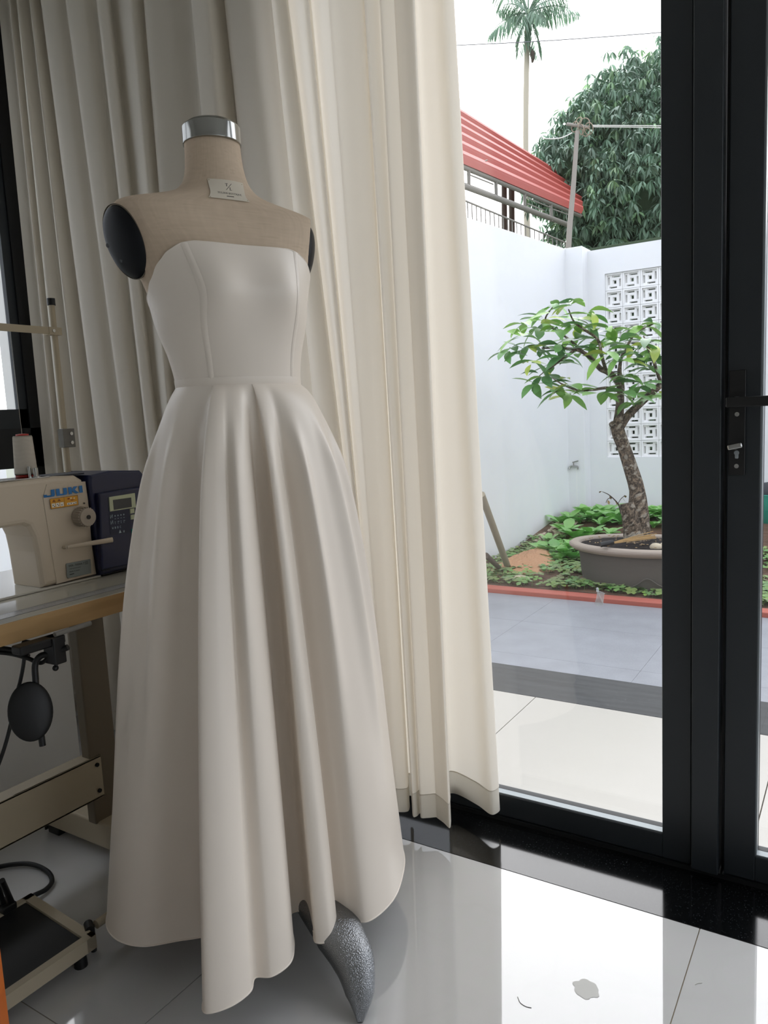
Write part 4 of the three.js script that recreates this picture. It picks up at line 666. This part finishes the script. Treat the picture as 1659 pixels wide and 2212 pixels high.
{ // heap of orange clay, leaning poles, stones
  const c = onSoil(1110, 1222);
  one('clay_heap', sheet(40, 14, (u, v) => { const a = u * 6.2832, r = v * (1 + 0.3 * fbm(Math.cos(a) * 2, Math.sin(a) * 2, 1, 3)); return V(c.x + 0.07 + 0.3 * r * Math.cos(a), G - 0.01 + 0.13 * Math.pow(1 - v, 0.8) + 0.03 * fbm(r * 5 * Math.cos(a), r * 5 * Math.sin(a), 1.4, 2), c.z - 0.2 + 0.75 * r * Math.sin(a)); }, (u, v) => [u * 2, v]), M.clay, 'heap of orange clay soil at the foot of the left garden wall', 'soil heap');
  const e = onSoil(1130, 1190), r2 = onSoil(1235, 1112);
  const rub = []; seed = 12; for (let i = 0; i < 150; i++) { const f = rnd(), g = new THREE.IcosahedronGeometry(rr(0.008, 0.03), 0); g.scale(1, 0.6, 1); g.rotateY(rr(0, 6)); const x = lerp(e.x, r2.x, f) + rr(0.0, 0.2), z = lerp(e.z, r2.z, f) + rr(-0.25, 0.25); g.translate(x, soilY(x, z) + 0.01, z); rub.push(g); }
  const ru = one('rubble', merge(rub), std('#b3a492', 0.95), 'strip of pale rubble along the foot of the left garden wall', 'rubble'); ru.userData.kind = 'stuff';
  one('wooden_pole', bar([onY(1101, 1236, G), atD(1040, 1068, 4.9)], 0.024, 14), std('#8f8672', 0.8), 'grey wooden pole leaning by the curtain edge outside the glass door', 'pole');
  one('dark_stick', bar([onY(1083, 1231, G + 0.01), atD(1050, 1200, 5.0)], [0.016, 0.02], 12), M.darkPost, 'short dark stick lying on the clay heap next to the leaning pole', 'stick');
  for (const [x, y, s, nm] of [[1126, 1252, 0.05, 'flat pale stone lying among the clover near the red curb, left of the planter'], [1262, 1256, 0.035, 'small pale stone lying on bare soil just left of the planter foot']]) { const p = onY(x, y, G + 0.03), g = new THREE.IcosahedronGeometry(s, 2); g.scale(1.3, 0.4, 0.8); g.translate(p.x, G + 0.04, p.z); one('stone', g, M.stone, nm, 'stone'); }
}
{ // dead seedling beside the trunk
  const A = (x, y) => atD(x, y, 5.25), t = thing('dry_plant', 'thin dry seedling with withered leaves left of the tree trunk', 'plant', onSoil(1341, 1112));
  part('stem', merge([bar([A(1342, 1110), A(1336, 1090), A(1326, 1078), A(1314, 1068), A(1301, 1062)], [0.006, 0.005, 0.004, 0.003, 0.002], 7, 20), bar([A(1335, 1088), A(1341, 1078), A(1350, 1070)], 0.0025, 6, 8), bar([A(1322, 1075), A(1313, 1078), A(1309, 1086)], 0.0025, 6, 8)]), M.darkPost, t);
  const lf = leafGeo(0.035, 0.02, 0.4, 0.2, 3); seed = 5;
  for (const [x, y] of [[1300, 1061], [1309, 1087], [1318, 1070], [1328, 1082], [1349, 1070], [1343, 1076], [1313, 1080]]) { const m = shade(new THREE.Mesh(lf, std('#8d7a4e', 0.9, { side: THREE.DoubleSide }))); m.name = 'leaf'; m.position.copy(A(x, y)).sub(t.position); aim(m, V(rr(-1, 1), rr(-1, 0.3), rr(-1, 1)), 0); t.add(m); }
}
{ // garden tap on its pipe
  const p = onX(1239, 1006, -2.955), z = ZWALL + 0.02, c = onZ(1239, 1006, ZWALL + 0.18);
  const t = thing('garden_tap', 'small metal garden tap on a white pipe at the wall corner', 'tap', V(c.x, 0, c.z));
  part('pipe', bar([V(c.x + 0.02, G + 0.15, c.z - 0.03), V(c.x + 0.02, c.y + 0.0, c.z - 0.03)], 0.011, 12), M.block, t);
  part('tap_body', merge([bar([V(c.x + 0.04, c.y - 0.008, c.z), V(c.x - 0.03, c.y - 0.008, c.z), V(c.x - 0.042, c.y - 0.032, c.z + 0.01)], 0.009, 10, 12), bar([V(c.x, c.y, c.z), V(c.x, c.y + 0.03, c.z)], 0.006, 8), bar([V(c.x - 0.01, c.y + 0.031, c.z), V(c.x + 0.045, c.y + 0.045, c.z)], 0.006, 8), bar([V(c.x + 0.04, c.y - 0.008, c.z), V(c.x + 0.04, c.y - 0.035, c.z)], 0.008, 8)]), M.chrome, t);
}
{ // crumpled clear plastic hanging on the outside of the glass
  const c = onZ(1296, 1290, ZW - 0.045); const l = [], A = (x, y, dz = 0) => onZ(x, y, ZW - 0.05 - dz);
  const P = [[1290, 1278], [1306, 1282], [1304, 1296], [1302, 1307], [1290, 1310], [1284, 1304], [1288, 1292]].map(([x, y], i) => A(x, y, (i % 2) * 0.006)); const m = A(1295, 1294, 0.008);
  const pos = [], idx = []; for (const p of [m, ...P]) pos.push(p.x, p.y, p.z); for (let i = 0; i < P.length; i++) idx.push(0, 1 + i, 1 + (i + 1) % P.length);
  l.push(geom(pos, idx)); l.push(bar([A(1291, 1277), A(1303, 1303, 0.006)], 0.0007, 5)); l.push(bar([A(1294, 1277), A(1307, 1282, 0.004)], 0.0006, 5)); l.push(bar([A(1290, 1270), A(1291, 1278)], 0.003, 8));
  one('plastic_scrap', merge(l), phys('#e9eef0', 0.15, { transmission: 0.45, thickness: 0, side: THREE.DoubleSide }), 'crumpled clear plastic scrap stuck to the outside of the glass before the planter', 'plastic scrap');
}
{ // glimpsed through the right door
  const p = onSoil(1668, 1150); p.y = soilY(p.x, p.z) - 0.02;
  const t = thing('bucket', 'teal plastic basin standing in the garden bed beyond the right door', 'basin', p); local('tub', lathe([[0, 0], [0.15, 0], [0.2, 0.24], [0.21, 0.245], [0.205, 0.25], [0.19, 0.24], [0.14, 0.012], [0, 0.012]], 40), std('#2fa590', 0.5, { side: THREE.DoubleSide }), t);
  local('cloth', new THREE.SphereGeometry(0.17, 20, 12).scale(1, 0.5, 1).translate(0, 0.25, 0), std('#2a2d33', 0.9), t, 'dark cloth heaped in the basin');
}

// ---------------------------------------------------------------- beyond the wall
{ // open shed with a red ribbed metal roof
  const XE = -4.3, XT = -5.6, e0 = onX(940, 322, XE), e1 = onX(1256, 458, XE), t0 = onX(940, 204, XT), t1 = onX(1251, 402, XT);
  const t = thing('shed', 'open metal shed with red ribbed roof standing behind the left garden wall', 'shed', V((e0.x + e1.x) / 2, G, (e0.z + e1.z) / 2));
  const ribs = 6, prof = []; for (let i = 0; i < ribs; i++) prof.push([i / ribs, 0], [(i + 0.12) / ribs, 0.06], [(i + 0.42) / ribs, 0.06], [(i + 0.54) / ribs, 0]); prof.push([1, 0]);
  const pos = [], idx = [], nl = 12, up = V(0.55, 0.83, 0), uvs = [];
  for (let j = 0; j <= nl; j++) for (const [v, h] of prof) { const p = e0.clone().lerp(e1, j / nl).lerp(t0.clone().lerp(t1, j / nl), v).addScaledVector(up, h * 1.1); pos.push(p.x, p.y, p.z); uvs.push(j, v); }
  const m = prof.length; for (let j = 0; j < nl; j++) for (let i = 0; i + 1 < m; i++) { const a = j * m + i; idx.push(a, a + 1, a + m, a + 1, a + m + 1, a + m); }
  const rg = geom(pos, idx, uvs), thick = geom(pos.map((q, i) => i % 3 === 1 ? q - 0.03 : q), idx.slice().reverse(), uvs);
  const rm = M.roof; rm.side = THREE.DoubleSide; rm.flatShading = true; part('roof', merge([rg, thick]), rm, t);
  const P = (x, y, X = XE) => onX(x, y, X), X2 = XE - 0.05;
  part('eave_beam', bar([P(940, 335, X2), P(1254, 466, X2)], 0.04, 4), M.steel, t);
  part('tie_beam', bar([P(940, 378, X2), P(1228, 486, X2)], 0.045, 4), M.steel, t);
  for (const [x, y0, y1] of [[1071, 385, 430], [1133, 410, 455], [1190, 436, 478], [1012, 360, 405]]) part('post', bar([P(x, y0, X2), P(x + 1, y1, X2)], 0.026, 4), M.steel, t);
  for (const [a, b, c, d] of [[1010, 376, 1065, 398], [1020, 366, 1068, 386], [1140, 428, 1188, 448], [1195, 452, 1228, 464], [1140, 440, 1175, 455]]) part('strut', bar([P(a, b, X2), P(c, d, X2)], 0.011, 6), M.steel, t);
  part('brace', bar([P(1005, 368, X2), P(1052, 346, X2)], 0.01, 6), M.poleWood, t);
  // railing of thin bars
  const XR2 = -4.15; part('hand_rail', bar([onX(960, 415, XR2), onX(1226, 526, XR2)], 0.014, 6), M.steel, t);
  for (let i = 0; i < 24; i++) { const f = i / 23, x = lerp(1000, 1222, f), y = lerp(432, 524, f), a = onX(x, y, XR2); part('baluster', bar([a, V(a.x, a.y - 1.0, a.z)], 0.008, 5), M.steel, t); }
  for (const [x, y0, y1, r] of [[1089, 395, 520, 0.05], [1105, 395, 520, 0.055]]) part('column', bar([onX(x, y0, -5.2), onX(x + 1, y1, -5.2)], r, 8), M.darkPost, t);
}
{ // wooden utility pole with its tangle of wires, and an overhead line
  const A = (x, y, D = 9.6) => atD(x, y, D), t = thing('utility_pole', 'thin weathered utility pole with coiled wires beside the shed roof', 'pole', V(A(1228, 545).x, G, A(1228, 545).z));
  part('shaft', bar([V(A(1226, 560).x, G, A(1226, 560).z), A(1228, 540), A(1238, 410), A(1247, 283)], [0.042, 0.036, 0.032, 0.026], 12, 20), M.poleWood, t);
  part('cross_arm', bar([A(1224, 268), A(1274, 276)], 0.022, 6), M.poleWood, t);
  const l = []; seed = 77; for (const [x, y, r] of [[1250, 262, 0.05], [1262, 268, 0.07], [1272, 278, 0.07], [1242, 274, 0.06], [1256, 280, 0.06], [1266, 285, 0.05]]) { const g = new THREE.TorusGeometry(r, 0.006, 6, 20); g.rotateX(rr(-.6, .6)); g.rotateY(rr(-.8, .8)); const p = A(x, y); g.translate(p.x, p.y, p.z); l.push(g); }
  part('wire_coils', merge(l), std('#9a8b7a', 0.8), t);
  part('service_wires', merge([bar([A(1280, 271), A(1430, 272, 10.5), A(1600, 276, 12)], 0.006, 5, 12), bar([A(1280, 274), A(1430, 276, 10.5), A(1600, 284, 12)], 0.006, 5, 12), bar([A(1236, 287), A(1215, 297), A(1195, 300), A(1172, 299)], 0.008, 5, 16)]), std('#d9d6d0', 0.7), t);
  one('overhead_cable', bar([atD(940, 100, 14), atD(1150, 90, 14), atD(1430, 70, 14), atD(1700, 46, 14)], 0.009, 6, 30), M.wire, 'overhead cable crossing the white sky in front of the palm', 'cable');
}
{ // areca palm far behind the roof
  const D = 24, A = (x, y, d = 0) => atD(x, y, D + d), t = thing('palm_tree', 'tall slim palm with drooping fronds against the bright sky', 'tree', V(A(1137, 330).x, -0.42, A(1137, 330).z));
  part('trunk', bar([V(A(1136, 340).x, -0.42, A(1136, 340).z), A(1136, 330), A(1138, 120), A(1140, 60)], [0.13, 0.09, 0.085, 0.1], 12, 24), M.palmTrunk, t);
  part('crownshaft', bar([A(1140, 110), A(1141, 60), A(1142, 22)], [0.075, 0.11, 0.06], 12, 12), std('#8da184', 0.7), t);
  part('seed_cluster', bar([A(1143, 100, -.2), A(1151, 118, -.2), A(1150, 135, -.2)], [0.03, 0.1, 0.03], 8, 12), M.darkPost, t);
  seed = 21; const C = A(1141, 30);
  const ends = [[1055, 78, 0], [1075, 20, .6], [1108, 72, -.8], [1120, 118, -.3], [1165, 126, -.3], [1182, 45, -.8], [1252, 28, 0], [1230, 5, .8], [1090, -60, .5], [1145, -85, 0], [1200, -60, .5], [1240, -40, -.6], [1062, -25, -.5]];
  for (const [x, y, d] of ends) {
    const E = A(x, y, d), mid = C.clone().lerp(E, 0.5).add(V(0, 0.45, 0)), cv = new THREE.QuadraticBezierCurve3(C, mid, E), l = [bar(Array.from({ length: 7 }, (_, i) => cv.getPoint(i / 6)), [0.03, 0.025, 0.02, 0.015, 0.012, 0.008, 0.004], 5, 12)];
    for (let i = 3; i < 26; i++) for (const s of [-1, 1]) { const f = i / 26, p = cv.getPoint(f), T = cv.getTangent(f), B = T.clone().cross(V(0, 1, 0)).normalize(), g = leafGeo(0.62 * Math.sin(Math.PI * Math.pow(f, 0.8) * 0.92 + 0.1) + 0.12, 0.055, 0.3, 0.1, 3), o = new THREE.Object3D(); aim(o, B.multiplyScalar(s).addScaledVector(T, 0.55).add(V(0, -0.75 - rr(0, .4), 0)), rr(-.4, .4)); o.position.copy(p); o.updateMatrix(); g.applyMatrix4(o.matrix); l.push(g); }
    part('frond', merge(l), M.palmLeaf, t);
  }
}
{ // big mango tree: crown of drooping leaves on hidden limbs
  const t = thing('mango_tree', 'large dense mango tree with drooping dark leaves behind the garden wall', 'tree', V(-3.6, -0.42, -17.5));
  const B = [[1400, 300, 16.5, 2.0], [1330, 340, 15.8, 1.5], [1255, 380, 15.6, 1.1], [1395, 210, 17, 1.0], [1320, 235, 16.6, 0.8], [1252, 310, 16, 0.75], [1206, 340, 15.8, 0.5], [1310, 460, 15.2, 1.2], [1400, 430, 15, 1.5], [1460, 380, 16, 2.2], [1550, 320, 17, 2.6], [1290, 200, 16.8, 0.35], [1420, 155, 17, 0.42], [1180, 310, 16, 0.22], [1355, 195, 16.8, 0.6], [1490, 220, 17.5, 1.6], [1640, 330, 18, 2.8], [1480, 520, 15.5, 1.5], [1260, 480, 15.6, 0.9], [1195, 395, 16.2, 0.7]];
  part('trunk', bar([V(-3.6, -0.42, -17.5), V(-3.5, 2, -17.4), V(-3.3, 4.4, -17.2)], [0.5, 0.4, 0.3], 14, 12), M.darkPost, t);
  const lim = B.filter((b) => b[3] > 0.45).map(([x, y, D, r]) => bar([V(-3.4, 3.6, -17.3), V(-3.4, 3.6, -17.3).lerp(atD(x, y, D), 0.6).add(V(0, 0.3, 0)), atD(x, y, D)], [0.16, 0.1, 0.03], 7, 8)); part('limbs', merge(lim), M.darkPost, t);
  const lf = leafGeo(0.21, 0.05, 0.55, 0.3, 3), n = 88000, im = new THREE.InstancedMesh(lf, M.mango, n), o = new THREE.Object3D(), c = new THREE.Color(); seed = 4242;
  const vol = B.map((b) => b[3] ** 2), tot = vol.reduce((a, b) => a + b, 0); let k = 0;
  const core = []; 
  for (let b = 0; b < B.length; b++) {
    const [x, y, D, r] = B[b], C = atD(x, y, D), m = Math.round(vol[b] / tot * n / 8);
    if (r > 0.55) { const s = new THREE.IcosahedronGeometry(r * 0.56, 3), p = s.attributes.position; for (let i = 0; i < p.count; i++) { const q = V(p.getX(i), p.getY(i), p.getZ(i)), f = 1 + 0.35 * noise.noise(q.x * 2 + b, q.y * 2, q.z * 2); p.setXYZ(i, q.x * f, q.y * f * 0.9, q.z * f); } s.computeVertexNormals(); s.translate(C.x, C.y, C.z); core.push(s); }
    for (let w = 0; w < m && k + 8 <= n; w++) { // whorls
      const u = rr(-1, 1), a = rr(0, 6.2832), q = Math.sqrt(1 - u * u), R = r * rr(0.55, 1.03) * (1 + 0.22 * noise.noise(q * Math.cos(a) * 3 + b * 5, u * 3, q * Math.sin(a) * 3)), P = V(C.x + R * q * Math.cos(a), C.y + R * u * 0.92, C.z + R * q * Math.sin(a));
      const tone = rr(0.6, 1.2), yel = rnd() < 0.15 ? 1.35 : 1;
      for (let i = 0; i < 8; i++, k++) { const h = i / 8 * 6.28 + rr(-.3, .3); aim(o, V(Math.cos(h), rr(-1.5, 0.25), Math.sin(h)), rr(-.6, .6)); o.position.copy(P).sub(t.position); o.scale.setScalar(rr(0.75, 1.15)); o.updateMatrix(); im.setMatrixAt(k, o.matrix); c.setRGB(0.15 * tone * yel, 0.26 * tone * yel, 0.17 * tone); im.setColorAt(k, c); }
    }
  }
  im.count = k; shade(im); im.name = 'foliage'; im.userData.kind = 'stuff'; t.add(im);
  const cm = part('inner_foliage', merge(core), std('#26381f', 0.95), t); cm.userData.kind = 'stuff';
}
{ // dark growth of the neighbour's plot, seen through the pierced blocks
  const t = thing('hedge', 'dark green hedge growing behind the panel of pierced blocks', 'hedge', V(-2.3, -0.42, -10.3));
  const lf = leafGeo(0.2, 0.07, 0.4, 0.3, 3), n = 7000, im = new THREE.InstancedMesh(lf, M.mango, n), o = new THREE.Object3D(), c = new THREE.Color(); seed = 808;
  for (let k = 0; k < n; k++) { aim(o, V(rr(-1, 1), rr(-1, 0.4), rr(-0.2, 1)), 0); o.position.set(rr(-1.6, 2.4), rr(0.4, 3.3), rr(-0.3, 0.4)); o.scale.setScalar(rr(0.8, 1.3)); o.updateMatrix(); im.setMatrixAt(k, o.matrix); const q = rr(0.6, 1.1); c.setRGB(0.06 * q, 0.11 * q, 0.05 * q); im.setColorAt(k, c); }
  shade(im); im.name = 'foliage'; im.userData.kind = 'stuff'; t.add(im);
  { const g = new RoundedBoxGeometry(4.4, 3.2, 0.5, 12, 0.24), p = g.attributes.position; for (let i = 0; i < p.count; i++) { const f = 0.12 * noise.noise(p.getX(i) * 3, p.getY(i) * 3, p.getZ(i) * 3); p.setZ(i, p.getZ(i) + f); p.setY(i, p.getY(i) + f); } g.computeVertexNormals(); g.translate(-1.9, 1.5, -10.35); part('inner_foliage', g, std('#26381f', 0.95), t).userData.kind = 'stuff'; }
  part('stems', merge([-3.6, -3.0, -2.4, -1.8, -1.2, -0.6, 0].map((x) => bar([V(x, -0.42, -10.35), V(x + 0.05, 1.2, -10.3), V(x - 0.05, 2.7, -10.3)], [0.05, 0.04, 0.02], 7, 8))), M.darkPost, t).userData.kind = 'stuff';
  one('red_tank', merge([box(-3.1, -0.42, -11.6, -2.3, 1.35, -10.9, 0.05)]), std('#8e2f2a', 0.6), 'red painted tank glimpsed through the lower pierced blocks', 'tank');
}
{ // dull mark on the tile in front of the door
  const c = onY(1266, 2136, 0.0004), pts = []; for (let i = 0; i < 28; i++) { const a = i / 28 * 6.283, r = 1 + 0.5 * fbm(Math.cos(a) * 1.3, Math.sin(a) * 1.3, 1.5, 8); pts.push(V(c.x + 0.024 * r * Math.cos(a), 0.0005, c.z + 0.022 * r * Math.sin(a))); }
  const pos = [c.x, 0.0005, c.z], idx = []; for (const p of pts) pos.push(p.x, p.y, p.z); for (let i = 0; i < 28; i++) idx.push(0, 1 + (i + 1) % 28, 1 + i);
  one('floor_stain', geom(pos, idx), std('#c3c2bc', 0.5), 'dried dull stain on the glossy white tile in front of the door', 'stain');
}
renderer.render(scene, camera);
